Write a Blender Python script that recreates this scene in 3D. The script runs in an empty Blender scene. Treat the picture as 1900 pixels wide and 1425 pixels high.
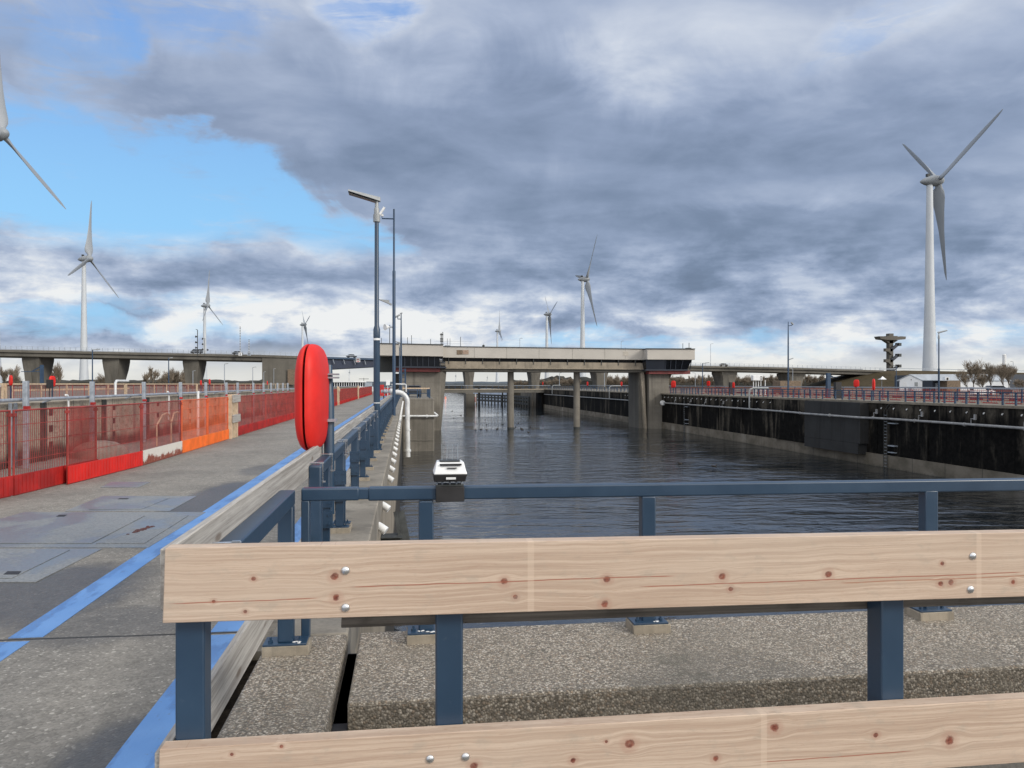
import bpy, bmesh, math, random
from mathutils import Vector, Matrix
R = math.radians
scene = bpy.context.scene
col = scene.collection

# ------------------------------------------------------------------ camera
YAW = 7.86
EYE = 1.68
FPX = 1427.0
cs, sn = math.cos(R(YAW)), math.sin(R(YAW))
cd = bpy.data.cameras.new("camera")
cd.sensor_width = 36.0
cd.lens = FPX / 1900 * 36
cd.clip_start = 0.05
cd.clip_end = 20000
cam = bpy.data.objects.new("camera", cd)
cam.location = (0, 0, EYE)
cam.rotation_euler = (R(90), 0, R(-YAW))
col.objects.link(cam)
scene.camera = cam

def W(px, d):                     # bearing of the photograph and a distance -> place on the ground
    r = (px - 950) / FPX * d
    return r * cs + d * sn, d * cs - r * sn
def Z(py, d):
    return EYE - (py - 712.5) / FPX * d
def G(px, py, z=0.0):
    d = (EYE - z) * FPX / (py - 712.5)
    return W(px, d)

# ------------------------------------------------------------------ view
scene.view_settings.view_transform = 'Standard'
scene.view_settings.look = 'None'
scene.view_settings.exposure = 0.0
scene.view_settings.gamma = 1.0

# ------------------------------------------------------------------ node helper
class X:
    """tiny expression helper that writes Math nodes"""
    def __init__(s, nt, sock): s.nt, s.s = nt, sock
    def _m(s, op, *a, clamp=False):
        n = s.nt.nodes.new('ShaderNodeMath'); n.operation = op; n.use_clamp = clamp
        for i, v in enumerate((s,) + a):
            if isinstance(v, X): s.nt.links.new(v.s, n.inputs[i])
            else: n.inputs[i].default_value = v
        return X(s.nt, n.outputs[0])
    def __add__(s, o): return s._m('ADD', o)
    __radd__ = __add__
    def __sub__(s, o): return s._m('SUBTRACT', o)
    def __rsub__(s, o): return (s * -1.0) + o
    def __mul__(s, o): return s._m('MULTIPLY', o)
    __rmul__ = __mul__
    def __truediv__(s, o): return s._m('DIVIDE', o)
    def sin(s): return s._m('SINE')
    def cos(s): return s._m('COSINE')
    def abs(s): return s._m('ABSOLUTE')
    def sqrt(s): return s._m('SQRT')
    def max(s, o): return s._m('MAXIMUM', o)
    def min(s, o): return s._m('MINIMUM', o)
    def pow(s, o): return s._m('POWER', o)
    def clamp(s): return s._m('ADD', 0.0, clamp=True)
    def ss(s, a, b, lo=0.0, hi=1.0):
        n = s.nt.nodes.new('ShaderNodeMapRange'); n.interpolation_type = 'SMOOTHSTEP'
        s.nt.links.new(s.s, n.inputs[0])
        n.inputs[1].default_value = a; n.inputs[2].default_value = b
        n.inputs[3].default_value = lo; n.inputs[4].default_value = hi
        return X(s.nt, n.outputs[0])
def vec(nt, x, y, z):
    n = nt.nodes.new('ShaderNodeCombineXYZ')
    for i, v in enumerate((x, y, z)):
        if isinstance(v, X): nt.links.new(v.s, n.inputs[i])
        else: n.inputs[i].default_value = v
    return n.outputs[0]
def noise(nt, v, scale, detail=4, rough=0.5, dist=0.0):
    n = nt.nodes.new('ShaderNodeTexNoise')
    nt.links.new(v, n.inputs['Vector'])
    n.inputs['Scale'].default_value = scale; n.inputs['Detail'].default_value = detail
    n.inputs['Roughness'].default_value = rough; n.inputs['Distortion'].default_value = dist
    return X(nt, n.outputs[0])
def mixc(nt, f, a, b, mode='MIX'):
    n = nt.nodes.new('ShaderNodeMix'); n.data_type = 'RGBA'; n.blend_type = mode
    n.clamp_factor = True
    if isinstance(f, X): nt.links.new(f.s, n.inputs[0])
    else: n.inputs[0].default_value = f
    for k, v in ((6, a), (7, b)):
        if isinstance(v, (tuple, list)): n.inputs[k].default_value = tuple(v)[:3] + (1,)
        else: nt.links.new(v, n.inputs[k])
    return n.outputs[2]

# ------------------------------------------------------------------ world: sky with broken cloud
SUN_AZ, SUN_EL = 128.0, 27.0      # degrees clockwise from +Y (up the canal), and above the horizon
def build_world():
    w = bpy.data.worlds.new("World"); scene.world = w; w.use_nodes = True
    nt = w.node_tree; nt.nodes.clear()
    out = nt.nodes.new('ShaderNodeOutputWorld'); bg = nt.nodes.new('ShaderNodeBackground')
    nt.links.new(bg.outputs[0], out.inputs[0])
    sky = nt.nodes.new('ShaderNodeTexSky'); sky.sky_type = 'NISHITA'; sky.sun_disc = False
    sky.sun_elevation = R(SUN_EL); sky.sun_rotation = R(SUN_AZ)
    sky.air_density = 1.0; sky.dust_density = 0.3; sky.ozone_density = 1.5
    tc = nt.nodes.new('ShaderNodeTexCoord')
    sp = nt.nodes.new('ShaderNodeSeparateXYZ'); nt.links.new(tc.outputs['Generated'], sp.inputs[0])
    x, y, z = (X(nt, sp.outputs[i]) for i in range(3))
    az = x._m('ARCTAN2', y) * 57.29578
    el = z._m('ARCSINE') * 57.29578
    zc = z.max(0.0) + 0.10
    # clouds lie on a level layer: noise is laid out over that layer
    P = vec(nt, x / zc, y / zc, 0.0)
    n1 = noise(nt, P, 0.55, 7, 0.56, 0.35)
    n2 = noise(nt, vec(nt, x / zc + 7.3, y / zc * 1.3 + 2.1, 3.0), 1.5, 6, 0.55, 0.25)
    # upright heaps near the horizon
    Q = vec(nt, az * 0.15, el * 0.34, 5.0)
    n3 = noise(nt, Q, 1.0, 8, 0.60, 0.15)
    Q2 = vec(nt, az * 0.05, el * 0.085, 1.0)
    n4 = noise(nt, Q2, 1.0, 5, 0.5, 0.3)
    n5 = noise(nt, vec(nt, az * 0.07, el * 0.11, 9.0), 1.9, 6, 0.55, 0.6)
    wob = (n5 - 0.5) * 13.0
    wob2 = (n3 - 0.5) * 6.0
    def blob(px, py, ra, re, rot=0.0, k=1.0, soft=1.0):
        a0 = YAW + math.degrees(math.atan((px - 950) / FPX))
        e0 = math.degrees(math.atan((712.5 - py) / FPX * math.cos(R(a0 - YAW))))
        c_, s_ = math.cos(R(rot)), math.sin(R(rot))
        da = az + wob * 0.5 + wob2 * .4 - a0; de = el + wob * 0.32 + wob2 * .18 - e0
        u = (da * c_ + de * s_) * (1.0 / ra); v = (de * c_ - da * s_) * (1.0 / re)
        return (u * u + v * v).ss(0.1, 2.2 * soft, 1.0, 0.0) * k
    gap = blob(110, 318, 15, 4.0, -4, .95)
    for b in ((150, 160, 3.6, 8, 12, .50), (20, 30, 5, 3, 0, .35), (440, 345, 9, 2.2, -24, .9), (620, 425, 6, 1.4, -12, .72),
              (672, 0, 3.6, 2.4, 0, .60), (1640, 40, 7, 1.6, 20, .36), (1250, 640, 14, .9, 0, .55), (1650, 622, 14, .8, 0, .5),
              (110, 592, 14, .9, -3, .55), (360, 10, 6, 3, 0, .45), (300, 560, 8, .8, 0, .4)):
        gap = gap.max(blob(*b))
    cover = (n1 - 0.5) * 0.70 + (n5 - 0.5) * 0.75 + (n3 - .5) * .60 + (n2 - .5) * .25 + 1.0 - gap * 1.05
    wsp = noise(nt, vec(nt, az * .12 + el * .10, el * .55 - az * .05, 2.0), 1.6, 7, .62, .8)
    mask = (cover + (wsp - .5).max(0.0) * 1.1).ss(0.08, 0.78)
    lo = el.ss(1.0, 9.0)                       # 0 at the horizon
    dark = blob(900, 290, 34, 6.0, -4).max(blob(1150, 430, 28, 4.6, -5, 1.0)).max(blob(480, 190, 14, 5, -25, .75)).max(blob(650, 340, 14, 3.4, -18, .9))
    dark = dark.max(blob(150, 450, 16, 2.4, 0, .55)).max(blob(1820, 400, 14, 6, 0, .6)).max(blob(60, 90, 8, 5, 0, .35)).max(blob(140, 620, 16, .9, 0, .75)).max(blob(1300, 610, 22, .6, 0, .35))
    lite = blob(1330, 110, 11, 3.2, -8, 1.0).max(blob(1560, 150, 9, 3.0, 10, .75)).max(blob(590, 245, 3, 1.2, 0, .6)).max(blob(330, 90, 10, 3, -28, .6)).max(blob(820, 80, 12, 3, 0, .55))
    lite = lite.max(blob(1500, 350, 14, .8, 3, .5)).max(blob(520, 590, 9, 1.5, 4, .85)).max(blob(130, 545, 12, .8, 0, .8)).max(blob(880, 600, 14, 1.6, 0, .55))
    t = 0.60 - dark * 0.26 + lite * 0.17 + (n2 - 0.5) * (lo * 0.55 + 0.22) + (n4 - 0.5) * 0.22 + (n5 - .5) * .42
    t = t + (1.0 - cover.ss(0.40, 0.95)) * 0.16
    band = el.ss(4.0, 15.0, 1.0, 0.0)
    t = t + band * 0.13 + ((n3 - 0.5) * 2.4).max(-.42).min(.32) * band
    ramp = nt.nodes.new('ShaderNodeValToRGB'); nt.links.new(t.clamp().s, ramp.inputs[0])
    cr = ramp.color_ramp
    cr.elements[0].position = 0.05; cr.elements[0].color = (.150, .195, .285, 1)
    cr.elements[1].position = 0.98; cr.elements[1].color = (.88, .885, .88, 1)
    for p, c in ((.26, (.195, .252, .365)), (.44, (.278, .345, .485)), (.62, (.405, .475, .62)), (.80, (.61, .665, .765))):
        e = cr.elements.new(p); e.color = c + (1,)
    # clear air: Nishita, paler and brighter low down
    nis = mixc(nt, 1.0, sky.outputs[0], (0.11, 0.135, 0.15), 'MULTIPLY')
    blue = mixc(nt, el.ss(6.0, 32.0, .85, .70), nis, mixc(nt, el.ss(9.0, 26.0), (.30, .62, .96), (.22, .42, .86)))
    c = mixc(nt, mask * 0.96, blue, ramp.outputs[0])
    # the strip of brightness under the cloud base
    hz = (el + (n3 - 0.5) * 1.6).ss(0.2, 3.2, 0.85, 0.0)
    c = mixc(nt, hz, c, (.80, .79, .73))
    # behind the camera the cloud is broken and sunlit; overhead too
    back = (az.abs()).ss(60.0, 115.0).max(el.ss(33.0, 62.0) * 0.8)
    sunlit = mixc(nt, (n1).ss(.40, .60), (.62, .74, .95), (1.9, 1.76, 1.58))
    c = mixc(nt, back, c, sunlit)
    below = el.ss(-2.0, -0.3, 1.0, 0.0)
    c = mixc(nt, below, c, (.14, .14, .14))
    sc = mixc(nt, 1.0, c, (10.0, 10.0, 10.0), 'MULTIPLY')
    nt.links.new(sc, bg.inputs[0]); bg.inputs[1].default_value = 0.1
build_world()

sd = bpy.data.lights.new("sun", 'SUN'); sd.energy = 2.0; sd.angle = R(14); sd.color = (1.0, .93, .83)
so = bpy.data.objects.new("sun", sd); col.objects.link(so)
so.rotation_euler = (R(90 - SUN_EL), 0, R(180 - SUN_AZ))
so.location = (0, 0, 40)

# ------------------------------------------------------------------ object helpers
def tag(o, label=None, cat=None, group=None, kind=None):
    if label: o["label"] = label
    if cat: o["category"] = cat
    if group: o["group"] = group
    if kind: o["kind"] = kind
    return o
def empty(name, loc=(0, 0, 0), rz=0.0):
    o = bpy.data.objects.new(name, None); col.objects.link(o)
    o.location = loc; o.rotation_euler = (0, 0, rz); o.empty_display_size = .2
    return o
def thing(name, label, cat, loc=(0, 0, 0), rz=0.0, group=None):
    return tag(empty(name, loc, rz), label, cat, group)
def copy_tree(o, parent=None):
    c = o.copy(); col.objects.link(c)
    if parent is not None: c.parent = parent
    for ch in list(o.children): copy_tree(ch, c)
    return c
def place(proto, used, loc, rz=0.0, label=None, scale=None):
    """the first placing moves the prototype itself, later ones copy it"""
    o = copy_tree(proto) if used[0] else proto
    used[0] = True
    o.location = loc; o.rotation_euler = (0, 0, rz)
    if scale: o.scale = (scale,) * 3 if not isinstance(scale, (tuple, list)) else scale
    if label: o["label"] = label
    return o

class MB:
    def __init__(s): s.v = []; s.f = []
    def add(s, vs, fs):
        b = len(s.v); s.v += [tuple(p) for p in vs]; s.f += [tuple(i + b for i in q) for q in fs]; return s
    def box(s, x0, x1, y0, y1, z0, z1):
        v = [(x0, y0, z0), (x1, y0, z0), (x1, y1, z0), (x0, y1, z0), (x0, y0, z1), (x1, y0, z1), (x1, y1, z1), (x0, y1, z1)]
        return s.add(v, [(0, 3, 2, 1), (4, 5, 6, 7), (0, 1, 5, 4), (1, 2, 6, 5), (2, 3, 7, 6), (3, 0, 4, 7)])
    def hexa(s, b, t):            # 4 bottom points, 4 top points (counter-clockwise from above)
        return s.add(list(b) + list(t), [(0, 3, 2, 1), (4, 5, 6, 7), (0, 1, 5, 4), (1, 2, 6, 5), (2, 3, 7, 6), (3, 0, 4, 7)])
    def obox(s, M, hx, hy, hz):
        v = [M @ Vector((a * hx, b * hy, c * hz)) for a, b, c in ((-1, -1, -1), (1, -1, -1), (1, 1, -1), (-1, 1, -1), (-1, -1, 1), (1, -1, 1), (1, 1, 1), (-1, 1, 1))]
        return s.add(v, [(0, 3, 2, 1), (4, 5, 6, 7), (0, 1, 5, 4), (1, 2, 6, 5), (2, 3, 7, 6), (3, 0, 4, 7)])
    def beam(s, p0, p1, w, h, up=(0, 0, 1)):
        p0, p1 = Vector(p0), Vector(p1); d = p1 - p0; L = d.length; d.normalize()
        up = Vector(up); sx = d.cross(up)
        if sx.length < 1e-4: sx = Vector((1, 0, 0))
        sx.normalize(); uz = sx.cross(d)
        M = Matrix(((sx.x, d.x, uz.x, (p0.x + p1.x) / 2), (sx.y, d.y, uz.y, (p0.y + p1.y) / 2), (sx.z, d.z, uz.z, (p0.z + p1.z) / 2), (0, 0, 0, 1)))
        return s.obox(M, w / 2, L / 2, h / 2)
    def tube(s, pts, r, n=8, cap=True):
        pts = [Vector(p) for p in pts]; k = len(pts)
        rs = r if isinstance(r, (list, tuple)) else [r] * k
        rings = []; prev = None
        for i, p in enumerate(pts):
            d = (pts[min(i + 1, k - 1)] - pts[max(i - 1, 0)])
            if d.length < 1e-9: d = Vector((0, 0, 1))
            d.normalize()
            a = prev if prev is not None else (Vector((0, 0, 1)) if abs(d.z) < .9 else Vector((1, 0, 0)))
            a = a - d * a.dot(d)
            if a.length < 1e-6: a = d.orthogonal()
            a.normalize(); prev = a; b = d.cross(a)
            rings.append([p + (a * math.cos(2 * math.pi * j / n) + b * math.sin(2 * math.pi * j / n)) * rs[i] for j in range(n)])
        vs = [q for rg in rings for q in rg]; fs = []
        for i in range(k - 1):
            for j in range(n):
                a0 = i * n + j; a1 = i * n + (j + 1) % n
                fs.append((a0, a1, a1 + n, a0 + n))
        if cap:
            fs.append(tuple(range(n - 1, -1, -1))); fs.append(tuple((k - 1) * n + j for j in range(n)))
        return s.add(vs, fs)
    def lathe(s, prof, n=16, c=(0, 0, 0), sx=1.0, sy=1.0):
        vs = [(c[0] + r * sx * math.cos(2 * math.pi * j / n), c[1] + r * sy * math.sin(2 * math.pi * j / n), c[2] + z) for r, z in prof for j in range(n)]
        fs = []
        for i in range(len(prof) - 1):
            for j in range(n):
                a = i * n + j; b = i * n + (j + 1) % n
                fs.append((a, b, b + n, a + n))
        fs.append(tuple(range(n - 1, -1, -1))); fs.append(tuple((len(prof) - 1) * n + j for j in range(n)))
        return s.add(vs, fs)
    def prism(s, poly, y0, y1):   # polygon in x,z run along y
        n = len(poly)
        vs = [(x, y0, z) for x, z in poly] + [(x, y1, z) for x, z in poly]
        fs = [tuple(range(n)), tuple(range(2 * n - 1, n - 1, -1))]
        fs += [(i + n, (i + 1) % n + n, (i + 1) % n, i) for i in range(n)]
        return s.add(vs, fs)
    def prismx(s, poly, x0, x1):  # polygon in y,z run along x
        n = len(poly)
        vs = [(x0, y, z) for y, z in poly] + [(x1, y, z) for y, z in poly]
        fs = [tuple(range(n - 1, -1, -1)), tuple(range(n, 2 * n))]
        fs += [(i, (i + 1) % n, (i + 1) % n + n, i + n) for i in range(n)]
        return s.add(vs, fs)
    def ell(s, c, rx, ry, rz, n=12, m=8):
        prof = [(math.sin(math.pi * (i + .02) / (m + .04)), -math.cos(math.pi * (i + .02) / (m + .04))) for i in range(m + 1)]
        vs = [(c[0] + r * rx * math.cos(2 * math.pi * j / n), c[1] + r * ry * math.sin(2 * math.pi * j / n), c[2] + z * rz) for r, z in prof for j in range(n)]
        fs = []
        for i in range(m):
            for j in range(n):
                a = i * n + j; b = i * n + (j + 1) % n
                fs.append((a, b, b + n, a + n))
        fs.append(tuple(range(n - 1, -1, -1))); fs.append(tuple(m * n + j for j in range(n)))
        return s.add(vs, fs)
    def build(s, name, m, parent=None, smooth=False, bevel=0.0, seg=2):
        off = Vector((0, 0, 0)); p = parent
        while p is not None: off += Vector(p.location); p = p.parent
        me = bpy.data.meshes.new(name)
        me.from_pydata([tuple(Vector(v) - off) for v in s.v], [], s.f); me.update()
        bm = bmesh.new(); bm.from_mesh(me); bmesh.ops.recalc_face_normals(bm, faces=bm.faces); bm.to_mesh(me); bm.free()
        o = bpy.data.objects.new(name, me); col.objects.link(o)
        me.materials.append(m)
        if parent is not None: o.parent = parent
        if smooth:
            for q in me.polygons: q.use_smooth = True
            me.set_sharp_from_angle(angle=R(38))
        if bevel:
            b = o.modifiers.new('bevel', 'BEVEL'); b.width = bevel; b.segments = seg; b.limit_method = 'ANGLE'; b.angle_limit = R(40)
            for q in me.polygons: q.use_smooth = True
            me.set_sharp_from_angle(angle=R(50))
        return o

# ------------------------------------------------------------------ materials
def newmat(name):
    m = bpy.data.materials.new(name); m.use_nodes = True
    nt = m.node_tree; b = nt.nodes['Principled BSDF']
    return m, nt, b
def pos(nt, obj=False):
    if obj:
        t = nt.nodes.new('ShaderNodeTexCoord'); s_ = t.outputs['Object']
    else:
        t = nt.nodes.new('ShaderNodeNewGeometry'); s_ = t.outputs['Position']
    sp = nt.nodes.new('ShaderNodeSeparateXYZ'); nt.links.new(s_, sp.inputs[0])
    return s_, X(nt, sp.outputs[0]), X(nt, sp.outputs[1]), X(nt, sp.outputs[2])
def bump(nt, b, h, strength=.3, dist=.01):
    n = nt.nodes.new('ShaderNodeBump'); n.inputs['Strength'].default_value = strength; n.inputs['Distance'].default_value = dist
    nt.links.new(h.s, n.inputs['Height']); nt.links.new(n.outputs[0], b.inputs['Normal'])
def L(c, k): return tuple(min(1, v * k) for v in c)
def plain(name, c, rough=.5, metal=0.0, var=.18, scale=4.0, bmp=0.0, obj=True, spec=.5):
    m, nt, b = newmat(name)
    v, x, y, z = pos(nt, obj)
    n = noise(nt, v, scale, 6, .6)
    nt.links.new(mixc(nt, n.ss(.3, .7), L(c, 1 - var), L(c, 1 + var)), b.inputs['Base Color'])
    r = n * .25 + (rough - .12)
    nt.links.new(r.clamp().s, b.inputs['Roughness']); b.inputs['Metallic'].default_value = metal
    b.inputs['Specular IOR Level'].default_value = spec
    if bmp: bump(nt, b, noise(nt, v, scale * 8, 5, .6), bmp, .004)
    return m
def concrete(name, c, streak=.35, scale=1.0, joints=None, dark=(.03, .028, .025), amt=.6):
    m, nt, b = newmat(name)
    v, x, y, z = pos(nt)
    n = noise(nt, v, .9 * scale, 8, .62)
    f = noise(nt, v, 30 * scale, 4, .6)
    st = noise(nt, vec(nt, x * 2.2, y * 2.2, z * .14), 1.4 * scale, 6, .6)
    base = mixc(nt, n.ss(.3, .7), L(c, .75), L(c, 1.22))
    base = mixc(nt, f.ss(.35, .7, 0, .35), base, L(c, .6))
    base = mixc(nt, st.ss(.48, .75, 0, amt) * streak, base, dark)
    if joints:
        jx, jz = joints
        def line(u, p):
            return ((u / p)._m('FRACT') - .5).abs().ss(.5 - .02 / p, .5 - .008 / p)
        j = line(x + y * .0 + .11, jx).max(line(z + .27, jz)) if jz else line(x + .11, jx)
        base = mixc(nt, j * .55, base, L(c, .35))
    nt.links.new(base, b.inputs['Base Color']); b.inputs['Roughness'].default_value = .85
    bump(nt, b, n * .5 + f * .5, .35, .012)
    return m

M = {}
M['blue'] = None
def blue_paint():
    m, nt, b = newmat('blue steel paint')
    v, x, y, z = pos(nt)
    n = noise(nt, v, 3.0, 6, .6); f = noise(nt, v, 60.0, 3, .6); g = noise(nt, v, 14.0, 5, .7)
    c = mixc(nt, n.ss(.3, .7), (.012, .037, .076), (.017, .048, .094))
    c = mixc(nt, g.ss(.62, .75, 0, .35), c, (.07, .10, .14))          # dulled, dusty patches
    chip = (f * .6 + g * .4).ss(.705, .715)
    c = mixc(nt, chip, c, (.30, .30, .28))
    nt.links.new(c, b.inputs['Base Color'])
    nt.links.new((n * .22 + .26).s, b.inputs['Roughness'])
    b.inputs['Specular IOR Level'].default_value = .75
    bump(nt, b, f * .3 + n, .08, .003)
    return m
M['blue'] = blue_paint()
M['bluefar'] = plain('dark blue paint', (.02, .05, .10), .5, 0, .2, 2.0)
M['girder'] = plain('deep blue girder paint', (.012, .022, .05), .5, 0, .2, .5, obj=False)
M['galv'] = plain('galvanised steel', (.33, .37, .42), .5, .35, .2, 9)
M['bolt'] = plain('zinc plated steel', (.62, .64, .66), .28, .9, .1, 30)
M['pipedull'] = plain('dull grey pipe', (.27, .275, .28), .55, .1, .25, 1.4, .1)
M['white'] = plain('white enamel', (.72, .74, .75), .4, 0, .1, 6)
M['pipe'] = plain('silver grey pipe paint', (.60, .62, .63), .42, .1, .15, 2.2, .1)
M['black'] = plain('black rubber', (.018, .018, .02), .6, 0, .3, 9)
M['darkglass'] = plain('dark window glass', (.006, .008, .012), .25, 0, .2, .7, spec=.15)
M['red'] = plain('red barrier plastic', (.38, .016, .014), .5, 0, .30, 2.5, obj=False)
M['redwire'] = plain('red wire', (.27, .038, .032), .6, 0, .35, 3, obj=False)
M['redbright'] = plain('bright red barrier plastic', (.60, .018, .013), .45, 0, .12, 3)
M['orange'] = plain('orange barrier plastic', (.80, .17, .025), .5, 0, .14, 3)
M['orangewire'] = plain('orange wire', (.62, .11, .03), .5, 0, .2, 3)
M['lifered'] = plain('red moulded plastic', (.66, .024, .018), .5, 0, .12, 3, .08, spec=.3)
M['lamp'] = plain('lamp grey enamel', (.30, .32, .33), .4, .1, .12, 6)
M['lens'] = plain('dark lamp lens', (.05, .055, .06), .2, 0, .3, 9)
M['turb'] = plain('turbine off white', (.50, .54, .58), .5, 0, .05, .05, obj=False)
M['blade'] = plain('blade grey', (.27, .30, .335), .5, 0, .05, .05, obj=False)
M['turbdk'] = plain('turbine nacelle grey', (.24, .265, .29), .5, 0, .1, .2, obj=False)
M['timbernew'] = plain('pale sawn timber', (.52, .40, .28), .7, 0, .2, 5, .2)
M['timberold'] = None
M['fascia'] = plain('cream cladding', (.43, .41, .375), .6, 0, .06, .35, obj=False)
M['cladgrey'] = plain('blue grey cladding', (.020, .027, .042), .5, 0, .15, .3, obj=False)
M['brick'] = plain('brown brick', (.16, .12, .085), .85, 0, .25, 3, .2, obj=False)
M['housew'] = plain('white house cladding', (.72, .75, .78), .55, 0, .05, .6, obj=False)
M['roof'] = plain('pale metal roof', (.34, .38, .43), .5, .2, .12, .8, obj=False)
M['redtrim'] = plain('faded red steel trim', (.17, .038, .036), .6, 0, .3, 1.2, obj=False)
M['car_d'] = plain('dark car paint', (.02, .025, .035), .3, 0, .2, 1)
M['car_w'] = plain('white car paint', (.65, .66, .67), .3, 0, .05, 1)
M['duck'] = plain('dark feathers', (.03, .025, .02), .8, 0, .3, 20)
M['bark'] = plain('grey brown bark', (.085, .07, .055), .9, 0, .3, 4)
M['steeldk'] = plain('weathered dark steel', (.05, .055, .055), .6, .3, .35, 9, .2, obj=False)
M['orangebuoy'] = plain('orange buoy', (.85, .16, .05), .5, 0, .1, 2)
M['rustwhite'] = None

CONC = (.25, .23, .195)
M['conc'] = concrete('weathered concrete', CONC, .8, 1.0)
M['concpier'] = concrete('pier concrete', (.185, .172, .148), .9, .35, (2.6, 2.2))
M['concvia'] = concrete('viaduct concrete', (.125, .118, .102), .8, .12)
M['concpad'] = concrete('grout pad', (.30, .265, .21), .5, 6)
def mat_retain():
    m, nt, b = newmat('pitted lock wall concrete')
    v, x, y, z = pos(nt)
    n = noise(nt, v, .9, 7, .6); f = noise(nt, v, 9, 6, .7); f2 = noise(nt, vec(nt, x, y * 5, z * 9), 2.0, 5, .7)
    c = mixc(nt, n.ss(.3, .7), (.23, .20, .155), (.36, .32, .26))
    c = mixc(nt, f.ss(.52, .62, 0, .6), c, (.12, .10, .08)); c = mixc(nt, f2.ss(.60, .68, 0, .6), c, (.46, .42, .36))
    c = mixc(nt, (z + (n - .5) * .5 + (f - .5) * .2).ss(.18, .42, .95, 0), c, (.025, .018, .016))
    j = ((y / 2.45)._m('FRACT') - .5).abs().ss(.487, .494)
    c = mixc(nt, j * .7, c, (.05, .045, .04))
    nt.links.new(c, b.inputs['Base Color']); b.inputs['Roughness'].default_value = .9
    bump(nt, b, f + f2, .6, .03)
    return m
M['retain'] = mat_retain()

def mat_leftwall():
    m, nt, b = newmat('board marked canal wall')
    v, x, y, z = pos(nt)
    n = noise(nt, v, .7, 7, .6)
    bd = noise(nt, vec(nt, x * 12, y * 12, z * .35), 1.0, 3, .6)
    c = mixc(nt, n.ss(.3, .7), (.20, .175, .135), (.32, .285, .23))
    c = mixc(nt, bd.ss(.40, .65, 0, .55), c, (.11, .095, .075))
    low = z.ss(-3.6, -1.9, 1, 0)
    c = mixc(nt, (low + (n - .5) * .8).ss(.3, .8), c, (.022, .020, .016))
    nt.links.new(c, b.inputs['Base Color']); b.inputs['Roughness'].default_value = .85
    bump(nt, b, bd + n * .5, .4, .02)
    return m
M['leftwall'] = mat_leftwall()

def mat_rightwall():
    m, nt, b = newmat('algae black canal wall')
    v, x, y, z = pos(nt)
    n = noise(nt, vec(nt, x * .2, y * 1.0, z * .16), .9, 8, .62, .4)
    n2 = noise(nt, vec(nt, x * .2, y * .32, z * .12), .8, 5, .6, .3)
    f = noise(nt, v, 3.0, 6, .65)
    # pale worn patches, streaked downwards, mostly above the pipe
    hi = z.ss(-2.0, -.6)
    k = ((n - .5) * 1.5 + (n2 - .5) * 1.2 + hi * .18 + .30).ss(.30, .68)
    c = mixc(nt, f.ss(.3, .7), (.004, .004, .004), (.011, .0105, .010))
    c = mixc(nt, k * (f.ss(.25, .65, .45, 1.0)), c, (.085, .076, .062))
    cap = z.ss(-.30, -.22)
    c = mixc(nt, cap * .0, c, (.2, .18, .15))
    # upright joints every few metres
    j = ((y / 7.35)._m('FRACT') - .5).abs().ss(.491, .497)
    c = mixc(nt, j, c, (.004, .004, .004))
    nt.links.new(c, b.inputs['Base Color']); b.inputs['Roughness'].default_value = .8
    b.inputs['Specular IOR Level'].default_value = .06
    bump(nt, b, f + n, .5, .05)
    return m
M['rightwall'] = mat_rightwall()

def mat_plinth():
    m, nt, b = newmat('scrubbed wall footing')
    v, x, y, z = pos(nt)
    n = noise(nt, vec(nt, x, y * .55, z * .8), 1.0, 6, .6)
    f = noise(nt, v, 5, 5, .65)
    blk = nt.nodes.new('ShaderNodeTexVoronoi'); blk.inputs['Scale'].default_value = .26
    nt.links.new(vec(nt, 0.0, y, z * 1.1), blk.inputs['Vector'])
    spb = X(nt, blk.outputs['Distance'])
    c = mixc(nt, n.ss(.3, .7), (.085, .075, .055), (.17, .15, .12))
    c = mixc(nt, (spb + (f - .5) * .25).ss(.10, .40, .75, 0), c, (.30, .28, .245))
    c = mixc(nt, (z + f * .5).ss(-5.75, -6.15), c, (.02, .022, .016))
    j = ((y / 4.2)._m('FRACT') - .5).abs().ss(.490, .495)
    c = mixc(nt, j * .8, c, (.02, .02, .018))
    nt.links.new(c, b.inputs['Base Color']); b.inputs['Roughness'].default_value = .85
    return m
M['plinth'] = mat_plinth()

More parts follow.
